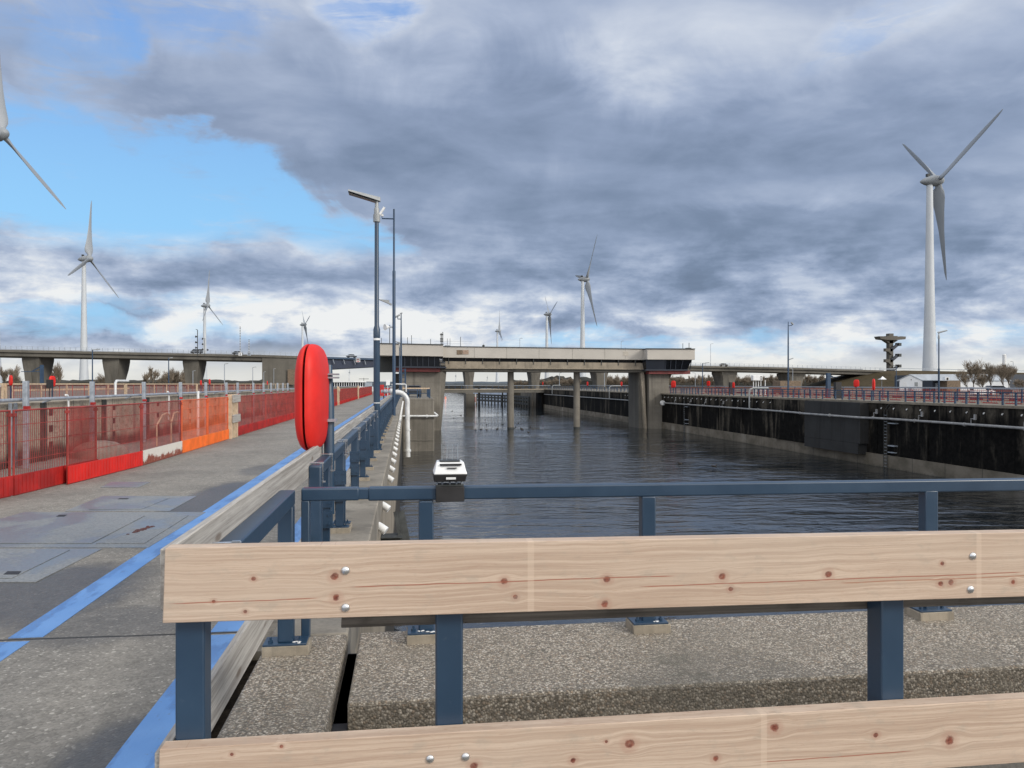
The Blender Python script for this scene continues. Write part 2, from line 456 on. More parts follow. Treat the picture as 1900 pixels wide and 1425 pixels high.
def mat_aggregate(name, tint=1.0, darken=0.0, sc=78):
    m, nt, b = newmat(name)
    v, x, y, z = pos(nt)
    vo = nt.nodes.new('ShaderNodeTexVoronoi'); vo.inputs['Scale'].default_value = sc; nt.links.new(v, vo.inputs['Vector'])
    vr = nt.nodes.new('ShaderNodeSeparateColor'); nt.links.new(vo.outputs['Color'], vr.inputs[0])
    cr = nt.nodes.new('ShaderNodeValToRGB'); nt.links.new(vr.outputs[0], cr.inputs[0])
    e = cr.color_ramp; e.interpolation = 'CONSTANT'
    e.elements[0].color = (.10, .088, .07, 1); e.elements[1].position = .93; e.elements[1].color = (.46, .42, .36, 1)
    for p, c in ((.18, (.19, .165, .13)), (.36, (.27, .24, .195)), (.52, (.15, .135, .115)), (.66, (.36, .325, .27)), (.82, (.24, .19, .14))):
        q = e.elements.new(p); q.color = c + (1,)
    n = noise(nt, v, 1.7, 6, .62); f = noise(nt, v, 45, 4, .6)
    edge = X(nt, vo.outputs['Distance'])
    c = mixc(nt, (edge).ss(.42, .62, 0, .55), cr.outputs[0], (.05, .043, .034))
    c = mixc(nt, (n + (f - .5) * .3).ss(.40, .70, 0, .45), c, (.14, .125, .10))
    stn = noise(nt, v, .8, 5, .6, .6)
    c = mixc(nt, stn.ss(.52, .66, 0, .40), c, (.085, .080, .068)); mos = noise(nt, v, 5.0, 6, .7)
    c = mixc(nt, (mos * .6 + stn * .4).ss(.57, .63, 0, .35), c, (.045, .045, .032))
    if darken: c = mixc(nt, (n + (f - .5) * .4).ss(.30, .62, darken, darken * .4), c, (.045, .038, .03))  # uneven darker tone mixed over the whole surface
    if tint != 1.0: c = mixc(nt, 1.0, c, (tint,) * 3, 'MULTIPLY')
    nt.links.new(c, b.inputs['Base Color']); b.inputs['Roughness'].default_value = .8
    bump(nt, b, edge * -1.0 + f * .4, .9, .006)
    return m
M['agg'] = mat_aggregate('washed aggregate concrete', 1.42, 0.0, 92)
M['aggface'] = mat_aggregate('washed aggregate, dirty face', 1.3, .42, 78)  # same aggregate in a darker, uneven tone for the slab front

def mat_walk():
    m, nt, b = newmat('worn concrete paving')
    v, x, y, z = pos(nt)
    vo = nt.nodes.new('ShaderNodeTexVoronoi'); vo.inputs['Scale'].default_value = 70; nt.links.new(v, vo.inputs['Vector'])
    vr = nt.nodes.new('ShaderNodeSeparateColor'); nt.links.new(vo.outputs['Color'], vr.inputs[0])
    g = X(nt, vr.outputs[0])
    n = noise(nt, v, .55, 8, .62, .3); f = noise(nt, v, 22, 5, .65); n3 = noise(nt, vec(nt, x * 1.0, y * .35, z), 1.6, 7, .65, .3)
    c = mixc(nt, g, (.175, .166, .146), (.285, .27, .24))
    c = mixc(nt, g.ss(.955, .97, 0, .75), c, (.5, .48, .43))
    c = mixc(nt, n.ss(.30, .62, .55, 0), c, (.115, .11, .10))       # worn, darker areas
    c = mixc(nt, n3.ss(.50, .74, 0, .45), c, (.29, .27, .235))
    c = mixc(nt, f.ss(.55, .75, 0, .4), c, (.10, .095, .08))
    ck = noise(nt, vec(nt, x * 1.0, y * 1.0, z), 1.1, 8, .7, 1.2)
    c = mixc(nt, (ck - .5).abs().ss(.0, .006, .35, 0), c, (.05, .046, .04))
    gt = noise(nt, v, 7.0, 7, .7)
    c = mixc(nt, gt.ss(.50, .66, 0, .40), c, (.10, .094, .082)); c = mixc(nt, gt.ss(.48, .34, 0, .30), c, (.36, .34, .30))
    # damp run-off beside the hatches and in the corner
    def spot(px, py, rx, ry):
        X0, Y0 = G(px, py)
        u = (x - X0) * (1 / rx); w_ = (y - Y0) * (1 / ry)
        return (u * u + w_ * w_ + (n3 - .5) * 1.6).ss(.35, 1.15, 1, 0)
    damp = spot(60, 1110, .8, 1.3).max(spot(390, 930, .55, 2.6)).max(spot(255, 1400, .42, .50)).max(spot(180, 1160, .7, .5) * .5).max(spot(500, 872, .6, 1.2) * .6)
    c = mixc(nt, damp * .72, c, (.035, .034, .034))
    # joint across
    j = ((y - 5.45 - (x + 2.5) * -.03) + (n3 - .5) * .03).abs().ss(.022, .009)
    c = mixc(nt, j * .9, c, (.012, .011, .009))
    nt.links.new(c, b.inputs['Base Color'])
    nt.links.new((f * .2 + .72 - damp * .38).s, b.inputs['Roughness'])
    bump(nt, b, X(nt, vo.outputs['Distance']) * -.6 + f + n * 2.0, .45, .006)
    return m
M['walk'] = mat_walk()

def mat_stripe():
    m, nt, b = newmat('blue line paint')
    v, x, y, z = pos(nt)
    n = noise(nt, v, 1.1, 7, .6); f = noise(nt, v, 60, 4, .6); n2 = noise(nt, vec(nt, x * 2.0, y * .6, z), 2.2, 6, .6)
    c = mixc(nt, n.ss(.3, .7), (.10, .25, .56), (.15, .32, .64))
    c = mixc(nt, n2.ss(.50, .58, 0, .55), c, (.055, .15, .38))
    c = mixc(nt, (f * .65 + n2 * .35).ss(.58, .64, 0, .7), c, (.15, .17, .20))
    nt.links.new(c, b.inputs['Base Color']); b.inputs['Roughness'].default_value = .5
    bump(nt, b, f, .25, .004)
    return m
M['stripe'] = mat_stripe()

def mat_plate():
    m, nt, b = newmat('wet chequer plate')
    v, x, y, z = pos(nt)
    n = noise(nt, vec(nt, x, y * .8, z), 1.3, 6, .6, .4)
    f = noise(nt, v, 40, 4, .6)
    ch = ((x * 70 + y * 70).sin() * (x * 70 - y * 70).sin())
    wet = n.ss(.44, .56)
    c = mixc(nt, f.ss(.3, .7), (.20, .215, .225), (.30, .315, .32))
    c = mixc(nt, wet * .45, c, (.17, .20, .235))
    rust = noise(nt, v, 3.1, 6, .7)
    c = mixc(nt, rust.ss(.66, .73, 0, .5), c, (.12, .05, .03))
    nt.links.new(c, b.inputs['Base Color']); b.inputs['Metallic'].default_value = .35
    nt.links.new((wet * -.30 + .62).s, b.inputs['Roughness'])
    bump(nt, b, ch * (1.0 - wet * .85), .35, .004)
    return m
M['plate'] = mat_plate()

def mat_water():
    m, nt, b = newmat('dark canal water')
    v, x, y, z = pos(nt)
    a = noise(nt, vec(nt, x * .50, y * 1.05, 0.0), .80, 4, .5, .8)
    c = noise(nt, vec(nt, x * .9, y * 1.2, 2.0), 2.6, 4, .6, .5)
    d = noise(nt, vec(nt, x * .6, y * 1.2, 5.0), .055, 4, .6, 1.0)
    b.inputs['Base Color'].default_value = (.008, .012, .016, 1)
    b.inputs['Roughness'].default_value = .045; b.inputs['IOR'].default_value = 1.75; b.inputs['Specular IOR Level'].default_value = 1.0
    h = a + c * .13
    bump(nt, b, h * (d.ss(.36, .62, .35, 1.25)) * y.ss(70.0, 210.0, 1.0, .30), .75, .26)
    return m
M['water'] = mat_water()

def mat_newwood(name, knots, cracks, bands):
    m, nt, b = newmat(name)
    v, x, y, z = pos(nt)
    zz = z; km = None; ring = None
    lowf = noise(nt, vec(nt, x * 1.2, 0.0, z * 3.0), 1.6, 4, .5)
    kn_ = noise(nt, vec(nt, x * 34, 0.0, z * 46), 1.0, 4, .62)
    for kx, kz, kr in knots:
        u = (x - kx); w_ = (zz - kz) if False else (z - kz)
        q = u * u * (1 / (kr * 5.0) ** 2) + w_ * w_ * (1 / (kr * 3.0) ** 2)
        fall = q.ss(0.0, 1.6, 1.0, 0.0)
        zz = zz + w_ * fall * -.62
        qq = ((u * u * (1 / (kr * 1.1) ** 2)) + w_ * w_ * (1 / kr ** 2)) + (kn_ - .5) * 2.6
        core = qq.ss(.35, 1.35, 1.0, 0.0); halo = (qq + (kn_ - .5) * 3.0).ss(.9, 6.5, 1.0, 0.0)
        km = core if km is None else km.max(core)
        ring = halo if ring is None else ring.max(halo)
    warp = zz + (lowf - .5) * .05
    g1 = noise(nt, vec(nt, x * .9, y * 20.0, warp * 84), 1.0, 5, .62, .15)
    g2 = noise(nt, vec(nt, x * 3.0, y * 40.0, warp * 210), 1.0, 3, .6)
    g3 = noise(nt, vec(nt, x * 26.0, y * 60, z * 380), 1.0, 4, .6)
    c = mixc(nt, g1.ss(.36, .64), (.43, .325, .25), (.56, .448, .355))
    c = mixc(nt, g2.ss(.48, .68, 0, .55), c, (.38, .28, .215))
    c = mixc(nt, g3.ss(.56, .72, 0, .45), c, (.36, .235, .165))
    big = noise(nt, vec(nt, x * .7, y, z * 2.5), 1.5, 3, .5)
    c = mixc(nt, big.ss(.42, .72, 0, .35), c, (.54, .46, .38))
    c = mixc(nt, ring * .34, c, (.36, .19, .14))
    fk = noise(nt, vec(nt, x * 60, 0.0, z * 60), 1.0, 5, .7)
    c = mixc(nt, km * (kn_.ss(.2, .6, .55, 1.0)), c, mixc(nt, fk.ss(.35, .65), (.10, .028, .022), (.26, .085, .055)))
    for z0, amp, x0, x1, cc in cracks:
        line = noise(nt, vec(nt, x * 1.0 + z0 * 50, 0.0, 0.0), 1.7, 4, .55)
        dd = (z - (z0 + (line - .5) * amp)).abs()
        seg = (x - x0).ss(0, .06) * (x - x1).ss(-.06, 0, 1, 0)
        c = mixc(nt, dd.ss(.0009, .0028, 1, 0) * seg * .85, c, cc)
    gr = noise(nt, vec(nt, x * 5.0, 0.0, z * 9.0), 2.0, 6, .65)
    c = mixc(nt, gr.ss(.52, .70, 0, .45), c, (.36, .315, .26))
    sp_ = noise(nt, vec(nt, x * 90, 0.0, z * 260), 1.0, 2, .5)
    c = mixc(nt, sp_.ss(.70, .76, 0, .45), c, (.30, .15, .10))
    for bx0, bx1 in bands:       # pale strips where packing battens kept the sun off
        k = (x - bx0).ss(0, .004) * (x - bx1).ss(-.004, 0, 1, 0)
        c = mixc(nt, k * .30, c, (.66, .54, .43))
    nt.links.new(c, b.inputs['Base Color']); b.inputs['Roughness'].default_value = .72
    b.inputs['Specular IOR Level'].default_value = .25
    bump(nt, b, g1 * .6 + g2 * .5 - km * 1.0, .35, .0025)
    return m
def mat_oldwood():
    m, nt, b = newmat('silvered timber')
    v, x, y, z = pos(nt)
    lf = noise(nt, vec(nt, x * 2, y * 1.1, z * 4), 1.4, 4, .55)
    g = noise(nt, vec(nt, x * 30, y * .8, z * 46 + lf * 1.2), 1.0, 5, .65, .2)
    g2 = noise(nt, vec(nt, x * 60, y * 5.0, z * 170), 1.0, 4, .6)
    vo = nt.nodes.new('ShaderNodeTexVoronoi'); vo.inputs['Scale'].default_value = 1.0
    nt.links.new(vec(nt, 0.0, y * 1.8, z * 6), vo.inputs['Vector'])
    kn = X(nt, vo.outputs['Distance']).ss(.07, .15, 1, 0)
    c = mixc(nt, g.ss(.32, .68), (.26, .245, .225), (.48, .465, .435))
    c = mixc(nt, g2.ss(.50, .72, 0, .5), c, (.17, .155, .14))
    c = mixc(nt, kn * .7, c, (.12, .085, .06))
    nt.links.new(c, b.inputs['Base Color']); b.inputs['Roughness'].default_value = .8
    bump(nt, b, g + g2 * .6, .4, .003)
    return m
M['timberold'] = mat_oldwood()
def mat_darkwood():
    m, nt, b = newmat('grey backing timber')
    v, x, y, z = pos(nt)
    g = noise(nt, vec(nt, x * 1.2, y * 30, z * 60), 1.0, 6, .65)
    n = noise(nt, vec(nt, x * 2, y, z * 4), 1.5, 5, .6)
    c = mixc(nt, g.ss(.3, .7), (.075, .066, .056), (.20, .18, .155))
    c = mixc(nt, n.ss(.5, .7, 0, .6), c, (.045, .04, .034))
    nt.links.new(c, b.inputs['Base Color']); b.inputs['Roughness'].default_value = .85
    bump(nt, b, g, .5, .003)
    return m
M['timberdark'] = mat_darkwood()
def mat_rustwhite():
    m, nt, b = newmat('white paint flaking to rust')
    v, x, y, z = pos(nt, True)
    n = noise(nt, vec(nt, x * 5, y, z * 1.2), 2.2, 7, .68); f = noise(nt, v, 16, 5, .7)
    k = (n * .6 + f * .4 + z.ss(.30, .0, -.10, .16)).ss(.53, .60)
    c = mixc(nt, k, (.62, .60, .56), (.24, .07, .045))
    nt.links.new(c, b.inputs['Base Color']); b.inputs['Roughness'].default_value = .6
    return m
M['rustwhite'] = mat_rustwhite()
def mat_land(name, a, b_, s):
    m, nt, b = newmat(name)
    v, x, y, z = pos(nt)
    n = noise(nt, v, s, 8, .62); f = noise(nt, v, s * 14, 6, .65)
    c = mixc(nt, n.ss(.3, .7), a, b_); c = mixc(nt, f.ss(.45, .75, 0, .5), c, L(a, .5))
    nt.links.new(c, b.inputs['Base Color']); b.inputs['Roughness'].default_value = .95
    b.inputs['Specular IOR Level'].default_value = .1
    bump(nt, b, f, .5, .2)
    return m
M['quay'] = mat_land('quay paving', (.15, .14, .12), (.22, .205, .18), .3)
M['grass'] = mat_land('winter grass', (.045, .038, .022), (.080, .064, .042), .08)
M['wood'] = mat_land('distant bare woodland', (.040, .042, .038), (.070, .068, .060), .05)
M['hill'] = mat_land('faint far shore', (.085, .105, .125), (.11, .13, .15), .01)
M['debris'] = mat_land('wet leaf debris', (.012, .010, .008), (.05, .04, .028), 9)

# =================================================================== SETTING
WZ = -6.2                                    # water level
QX = -.37                                    # face of the left canal wall
RX = 44.8                                    # face of the right canal wall
def struct(name, mb, m, **k):
    o = mb.build(name, m, None, **k); o["kind"] = "structure"; return o
struct('canal_water', MB().add([(-6000, -60, WZ), (6000, -60, WZ), (6000, 9000, WZ), (-6000, 9000, WZ)], [(0, 1, 2, 3)]), M['water'])
struct('walkway', MB().box(-8.0, -.97, -12, 300, -8, 0), M['walk'])
struct('lock_head', MB().box(QX - .2, RX, -12, 4.0, -8, -.30), M['quay'])
struct('lock_sill', MB().box(QX - .1, RX, 4.0, 5.02, -8, -.05), M['leftwall'])
struct('far_left_ground', MB().box(-700, -29.5, -40, 520, -9, .25), M['quay'])
struct('right_quay_ground', MB().box(RX + .02, 900, -40, 300, -9, 0), M['quay'])
struct('left_bank', MB().box(-5000, -60, 520, 1400, -9, -2.0), M['grass'])
struct('right_bank', MB().box(RX + 6, 5000, 300, 1500, -9, .2), M['grass'])

# gutter between paving and kerb
struct('gutter', MB().box(-.97, -.855, -3, 60, -.5, -.06), M['debris'])

# blue lines painted on the paving (4 mm sheets), broken at the joint
def stripe(x0, x1, y0, y1, z=.004):
    return MB().box(x0, x1, y0, y1, .0005, z)
ma = MB(); rnd = random.Random(4)
ma.hexa([(-2.60, 5.5, .0005), (-2.385, 5.5, .0005), (-2.50, 20, .0005), (-2.715, 20, .0005)], [(-2.60, 5.5, .004), (-2.385, 5.5, .004), (-2.50, 20, .004), (-2.715, 20, .004)])
ma.hexa([(-2.715, 20.001, .0005), (-2.50, 20.001, .0005), (-2.75, 150, .0005), (-3.0, 150, .0005)], [(-2.715, 20.001, .004), (-2.50, 20.001, .004), (-2.75, 150, .004), (-3.0, 150, .004)])
ma.box(-2.60, -2.385, 5.48, 5.499, .0005, .004); ma.box(-2.645, -2.43, -2, 5.40, .0005, .004)
struct('outer_blue_line', ma, M['stripe'])
mb_ = MB(); mb_.box(-1.30, -1.085, -2, 5.36, .0005, .004); mb_.box(-1.31, -1.10, 5.43, 30, .0005, .004)
struct('inner_blue_line', mb_, M['stripe'])

# ---- distant land: one mass of bare hedge and wood each side of the water
def ridge(name, pts, h0, dh, depth, m, seed, step=3.0):
    rr = random.Random(seed); v = []; f = []
    line = []
    for (ax, ay, bx, by) in pts:
        L_ = math.hypot(bx - ax, by - ay); k = max(1, int(L_ / step))
        for i in range(k): line.append((ax + (bx - ax) * i / k, ay + (by - ay) * i / k))
    hcur = h0
    for i, (x_, y_) in enumerate(line):
        hcur += rr.uniform(-1, 1) * dh * .35; hcur += (h0 - hcur) * .12
        h = hcur + rr.uniform(-.5, .5) * dh * .5
        v += [(x_, y_, -3), (x_, y_, max(.3, h * .62)), (x_ + rr.uniform(-1, 1), y_ + depth * .35, max(.4, h)), (x_, y_ + depth, max(.3, h * .85)), (x_, y_ + depth, -3)]
        if i:
            b = 5 * i
            for j in range(4): f.append((b - 5 + j, b + j, b + j + 1, b - 4 + j))
    mb = MB(); mb.add(v, f); o = mb.build(name, m); tag(o, kind='stuff'); return o
def wp(px, d): return W(px, d)
def seg(px0, d0, px1, d1):
    a, b = W(px0, d0), W(px1, d1); return (a[0], a[1], b[0], b[1])
ridge('far_wood', [seg(-500, 520, 560, 640)], 4.6, 1.6, 30, M['wood'], 1)
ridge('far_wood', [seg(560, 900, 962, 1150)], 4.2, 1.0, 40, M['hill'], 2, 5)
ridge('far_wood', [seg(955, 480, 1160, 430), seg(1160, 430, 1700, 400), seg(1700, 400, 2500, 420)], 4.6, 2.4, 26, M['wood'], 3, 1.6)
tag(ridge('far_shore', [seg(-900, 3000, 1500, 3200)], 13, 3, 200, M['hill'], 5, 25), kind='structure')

# =================================================================== WALLS AND KERBS
# left canal wall with its row of spouts
t = thing('canal_wall', 'board-marked concrete canal wall with a row of white spouts below the walkway', 'wall', (QX, 5.02, WZ))
MB().box(-.97, QX - .006, 5.02, 260, -8, -.004).build('wall', M['leftwall'], t)
for k in range(46):
    yy = 10.8 + 1.87 * k
    a = Vector((QX - .02, yy, -.27)); d = Vector((.80, -.25, -.55)).normalized()
    MB().tube([a, a + d * .05, a + d * .15], [.052, .058, .060], 12).build('spout', M['white'], t, smooth=True)
# kerb along the walkway
t = tag(MB().box(-.855, QX, -1, 5.03, -.3, .08).build('kerb', M['agg'], None, bevel=.018),
        'speckled aggregate concrete kerb strip under the near end of the left railing', 'kerb')
t = tag(MB().box(-.855, QX, 5.05, 260, -.3, .078).build('kerb', M['conc'], None, bevel=.015),
        'long concrete kerb carrying the posts of the left canal railing', 'kerb')
t = tag(MB().box(-.29, RX + 4, 3.93, 5.04, -.28, .08).build('kerb', M['agg'], None, bevel=.012, seg=2),
        'wide speckled aggregate concrete slab running across the foreground above the water', 'kerb')
MB_ = MB().box(-.28, RX, 3.945, 3.99, -.62, -.10)
tag(MB().box(-.285, RX + 3.9, 3.920, 3.9285, -.31, .066).build('kerb_face', M['aggface'], None), 'dark front face under the edge of the wide foreground slab', 'kerb face')
tag(MB().box(-.368, -.292, 2.8, 5.03, -.36, -.05).build('gap_shade_strip', M['black'], None), 'black strip for the shade in the gap between the kerb strip and the slab', 'joint')  # black strip put in to draw the deep shade of the gap

# right canal wall
t = thing('canal_wall', 'tall algae-black canal wall with pale streaks on the far side of the water', 'wall', (RX, 60, WZ))
wall = MB().box(RX, RX + 1.4, -10, 248, -8, -.16)
def bay(px0, px1, out, z0, z1):
    def Yat(px):
        tt = (px - 950) / FPX; k = (cs * tt + sn) / (cs - tt * sn); return (RX - out * .5) / k
    y1, y0 = Yat(px0), Yat(px1)
    return y0, y1
wall.build('wall', M['rightwall'], t)
y0, y1 = bay(1499, 1603, 1.0, 0, 0); y0, y1 = min(y0, y1), max(y0, y1); yA, yB_ = y0, y1
MB().box(RX - .9, RX, y0, y1, -4.15, -.16).box(RX - .93, RX, y0 + .3, y1 - .02, -5.2, -4.17).build('bay', concrete('blackened bay concrete', (.022, .023, .024), .9, .5, dark=(.003,.003,.003), amt=.95), t)
y0, y1 = bay(1440, 1498, .4, 0, 0)
MB().box(RX - .35, RX, y0, y1, -4.9, -.16).build('bay', M['rightwall'], t)
MB().box(RX - .10, RX, -10, 248, -8, -5.0).build('footing', M['plinth'], t)
MB().box(RX - .14, RX + 1.4, -10, 248, -.16, .06).build('coping', concrete('pale coping', (.22, .195, .155), .6, 1.0, (2.0, 0)), t, bevel=.02)
for k in range(58):
    yy = 47 + 1.87 * k
    if yA - .5 < yy < yB_ + .5: continue
    MB().tube([(RX, yy, -.56), (RX - .07, yy, -.60), (RX - .13, yy - .03, -.67)], [.04, .047, .048], 8).build('spout', M['white'], t, smooth=True)
for yy in (61.0, 68.2, 75.4, 98.0, 106.0, 113.0, 121.0):
    MB().box(RX - .06, RX - .001, yy, yy + .10, -4.9, -.18).build('joint_cover', M['rightwall'], t)
# silver pipe along the right wall
t = thing('wall_pipe', 'long silver grey pipe running along the black wall across the water', 'pipe', (RX - .4, 60, -1.55))
MB().tube([(RX - .35, -8, -1.42), (RX - .35, yA - 3.5, -1.56), (RX - 1.25, yA - .3, -1.57), (RX - 1.25, yB_ + .3, -1.58), (RX - .75, yB_ + 2, -1.58), (RX - .35, yB_ + 9, -1.58), (RX - .35, 129, -1.60)], .105, 10).build('pipe', M['pipedull'], t, smooth=True)
fl = MB()
for k in range(14):
    yy = 44 + 6.1 * k
    xx = RX - (1.25 if yA < yy < yB_ + 1 else .35)
    MB().tube([(xx, yy - .07, -1.56), (xx, yy + .07, -1.56)], .16, 10).build('flange', M['pipedull'], t, smooth=True)
for yy in (50.2, 55.5, 61.8, 68.3, 104.0, 110.5, 116.5, 123.5):
    MB().tube([(RX - .35, yy, -1.55), (RX - .35, yy, -1.08), (RX - .35, yy - .42, -1.08)], .04, 8).box(RX - .42, RX - .28, yy - .52, yy - .36, -1.15, -.72).build('branch', M['pipedull'], t)
MB().tube([(RX - .5, 128.9, -1.6), (RX - .5, 129.3, -1.6)], .42, 14).build('end_flange', M['white'], t, smooth=True)
t = thing('wall_pipe', 'thin grey pipe along the far black wall between the bridge piers', 'pipe', (RX - .3, 180, -1.1))
MB().tube([(RX - .3, 134, -1.6), (RX - .3, 246, -1.65)], .10, 8).build('pipe', M['pipedull'], t, smooth=True)
# goosenecks rising over the right quay
for i, (px, ytop, ybot, lab) in enumerate(((1396, 720, 758, 'white gooseneck pipe beside the white cabinet on the right quay'), (1134, 716, 739, 'white gooseneck pipe rising over the far quay left of the right pier'), (1027, 715, 732, 'small white gooseneck pipe over the far quay near the low bridge'))):
    yy = RX * (cs - ((px - 950) / FPX) * sn) / (cs * ((px - 950) / FPX) + sn)
    d = yy * cs + RX * sn
    zt = Z(ytop, d); zb = Z(ybot, d); r = .11
    pts = [(RX - .4, yy, zb), (RX - .4, yy, zt - .5), (RX - .3, yy, zt - .18), (RX + .1, yy, zt), (RX + 2.2, yy, zt)]
    tag(MB().tube(pts, r, 10).build('gooseneck_pipe', M['lamp'], None, smooth=True), lab, 'pipe')
# ladders on the right wall
for px, lab in ((1647, 'dark steel ladder with hooped rail on the black wall right of the projecting bay'), (1272, 'dark steel ladder on the black wall just right of the right bridge pier')):
    tt = (px - 950) / FPX; yy = RX * (cs - tt * sn) / (cs * tt + sn)
    t = thing('wall_ladder', lab, 'ladder', (RX - .2, yy, WZ))
    for s_ in (-.22, .22):
        MB().tube([(RX - .22, yy + s_, WZ - .2), (RX - .22, yy + s_, -.9), (RX - .1, yy + s_ - .5, -.25), (RX + .1, yy + s_ - .7, -.2)], .035, 6).build('rail', M['steeldk'], t)
    for k in range(17): MB().tube([(RX - .22, yy - .22, WZ + .15 + k * .3), (RX - .22, yy + .22, WZ + .15 + k * .3)], .02, 5).build('rung', M['galv'], t)
    MB().box(RX - .35, RX, yy - 1.6, yy - .5, -2.0, -1.93).build('bracket', M['galv'], t)
    MB().box(RX - .35, RX, yy - 1.5, yy - .5, -4.1, -4.0).build('bracket', M['galv'], t)
    MB().box(RX - .35, RX, yy - 1.4, yy - .5, -4.7, -4.63).build('bracket', M['galv'], t)

# =================================================================== NEAR TIMBER GUARDRAIL
YG, GK = 2.56, 2.56 / 2.15       # front face of the boards; all sizes follow from it
def FP(px, py, Y0):
    tt = (px - 950) / FPX; d = Y0 / (cs - tt * sn); r = tt * d
    return r * cs + d * sn, EYE - (py - 712.5) / FPX * d
def knots(lst): 
    out = []
    for px, py, s_ in lst:
        a = FP(px, py, YG); out.append((a[0], a[1], s_ * GK * .78))
    return out
K1 = knots([(621, 1070, .013), (624, 1109, .012), (935, 1079, .012), (956, 1108, .008), (1126, 1075, .012), (1122, 1121, .013), (1340, 1070, .013),
            (1356, 1093, .009), (1537, 1066, .013), (1745, 1083, .010), (1764, 1081, .011), (1880, 1080, .009), (1748, 1046, .008), (470, 1074, .007), (455, 1135, .006), (396, 1116, .006)])
K2 = knots([(1437, 1350, .016), (1168, 1380, .017), (1625, 1364, .010), (1762, 1374, .018), (1063, 1411, .010), (1328, 1407, .011), (880, 1422, .014), (1125, 1376, .006), (522, 1385, .006), (430, 1400, .006)])
def cr(px0, py0, px1, amp): 
    a = FP(px0, py0, YG); b = FP(px1, py0, YG)
    return (a[1], amp, a[0], b[0], (.30, .11, .07))
wn1 = mat_newwood('new sawn pine', K1, [cr(640, 1090, 1260, .016), cr(299, 1121, 600, .012), cr(1180, 1089, 1905, .014), (FP(1550, 1082, YG)[1], .02, FP(1550, 1082, YG)[0], 2.6, (.33, .16, .10))],
                  [(FP(978, 1050, YG)[0], FP(992, 1050, YG)[0]), (FP(1811, 1050, YG)[0], FP(1822, 1050, YG)[0])])
wn2 = mat_newwood('new sawn pine, lower', K2, [cr(1400, 1415, 1700, .02)], [(FP(1411, 1380, YG)[0], FP(1424, 1380, YG)[0])])
t = thing('timber_guardrail', 'new pale timber guardrail with knotty boards on blue posts, closest to the viewer', 'guardrail', (0, 2.2, -.3))
def board(x0, x1, z0a, z1a, sl, yf, th, name, m, par, bev=.003):
    x0, x1, yf, th = x0 * GK, x1 * GK, yf * GK, th * GK
    z0a, z1a = EYE - (EYE - z0a) * GK, EYE - (EYE - z1a) * GK
    zz0 = lambda x, z: z + sl * (x - x0)
    b = [(x0 - .008, yf, zz0(x0, z0a)), (x1, yf, zz0(x1, z0a)), (x1, yf + th, zz0(x1, z0a)), (x0 - .008, yf + th, zz0(x0, z0a))]
    u = [(x0, yf, zz0(x0, z1a)), (x1, yf, zz0(x1, z1a)), (x1, yf + th, zz0(x1, z1a)), (x0, yf + th, zz0(x0, z1a))]
    return MB().hexa(b, u).build(name, m, par, bevel=bev)
bu = board(-.634, 4.6, 1.044, 1.244, -.0099, 2.15, .05, 'upper_board', wn1, t)
bl = board(-.648, 4.6, .512, .710, -.0035, 2.15, .05, 'lower_board', wn2, t)
board(-.18, 4.6, .970, 1.160, -.0065, 2.284, .045, 'backing_board', M['timberdark'], t)
def coach_bolt(px, py, par):
    x_, z_ = FP(px, py, YG - .003)
    prof = [(q * GK, w * GK) for q, w in ((0.0119, 0), (.0115, .0018), (.0088, .0045), (.0045, .0062), (.0006, .0067))]
    mb = MB(); n = 20
    vs = [(x_ + r * math.cos(2 * math.pi * j / n), YG - .0005 - h, z_ + r * math.sin(2 * math.pi * j / n)) for r, h in prof for j in range(n)]
    fs = [(i * n + j, i * n + (j + 1) % n, (i + 1) * n + (j + 1) % n, (i + 1) * n + j) for i in range(len(prof) - 1) for j in range(n)]
    fs.append(tuple((len(prof) - 1) * n + j for j in range(n)))
    mb.add(vs, fs).build('bolt_head', M['bolt'], par, smooth=True)
for p in ((641, 1059), (641, 1128), (1806, 1032), (1802, 1094)): coach_bolt(p[0], p[1], bu)
for p in ((798, 1409), (864, 1405)): coach_bolt(p[0], p[1], bl)
for xx in (-.585, .124, 1.497, 2.9):
    w_ = .0385 * GK; xx *= GK
    MB().box(xx - w_, xx + w_, 2.202 * GK, 2.280 * GK, .08 if xx < -.4 else -.3, EYE - .5 * GK).build('post', M['blue'], t, bevel=.007, seg=3)

# =================================================================== BLUE RAILINGS WITH WEATHERED BOARDS
RC = -.709
def base_plate(x_, y_, par, w_=.10, l_=.07, z0=.08):
    p = MB().box(x_ - w_ - .005, x_ + w_ + .015, y_ - l_ - .004, y_ + l_ + .004, z0 - .01, z0 + .055).build('grout_pad', M['concpad'], par, bevel=.004, seg=1)
    q = MB().box(x_ - w_, x_ + w_, y_ - l_, y_ + l_, z0 + .055, z0 + .067)
    q.build('base_plate', M['blue'], par, bevel=.002, seg=1)
    for sx_ in (-1, 1):
        mb = MB().tube([(x_ + sx_ * w_ * .68, y_ - .035, z0 + .067), (x_ + sx_ * w_ * .68, y_ - .035, z0 + .082)], .014, 6)
        mb.tube([(x_ + sx_ * w_ * .68, y_ - .035, z0 + .082), (x_ + sx_ * w_ * .68, y_ - .035, z0 + .10)], .007, 6)
        mb.build('anchor_bolt', M['blue'], par)
def clamp(yy, par, ztop=1.04):
    mb = MB().tube([(-.835, yy, ztop + .012), (-.645, yy, ztop + .012)], .0055, 6)
    mb.tube([(-.655, yy, ztop + .018), (-.655, yy, ztop - .15)], .005, 6).box(-.672, -.634, yy - .013, yy + .013, ztop - .142, ztop - .130)
    mb.box(-.68, -.648, yy - .008, yy + .008, ztop + .004, ztop + .020)
    mb.build('clamp', M['bolt'], par)
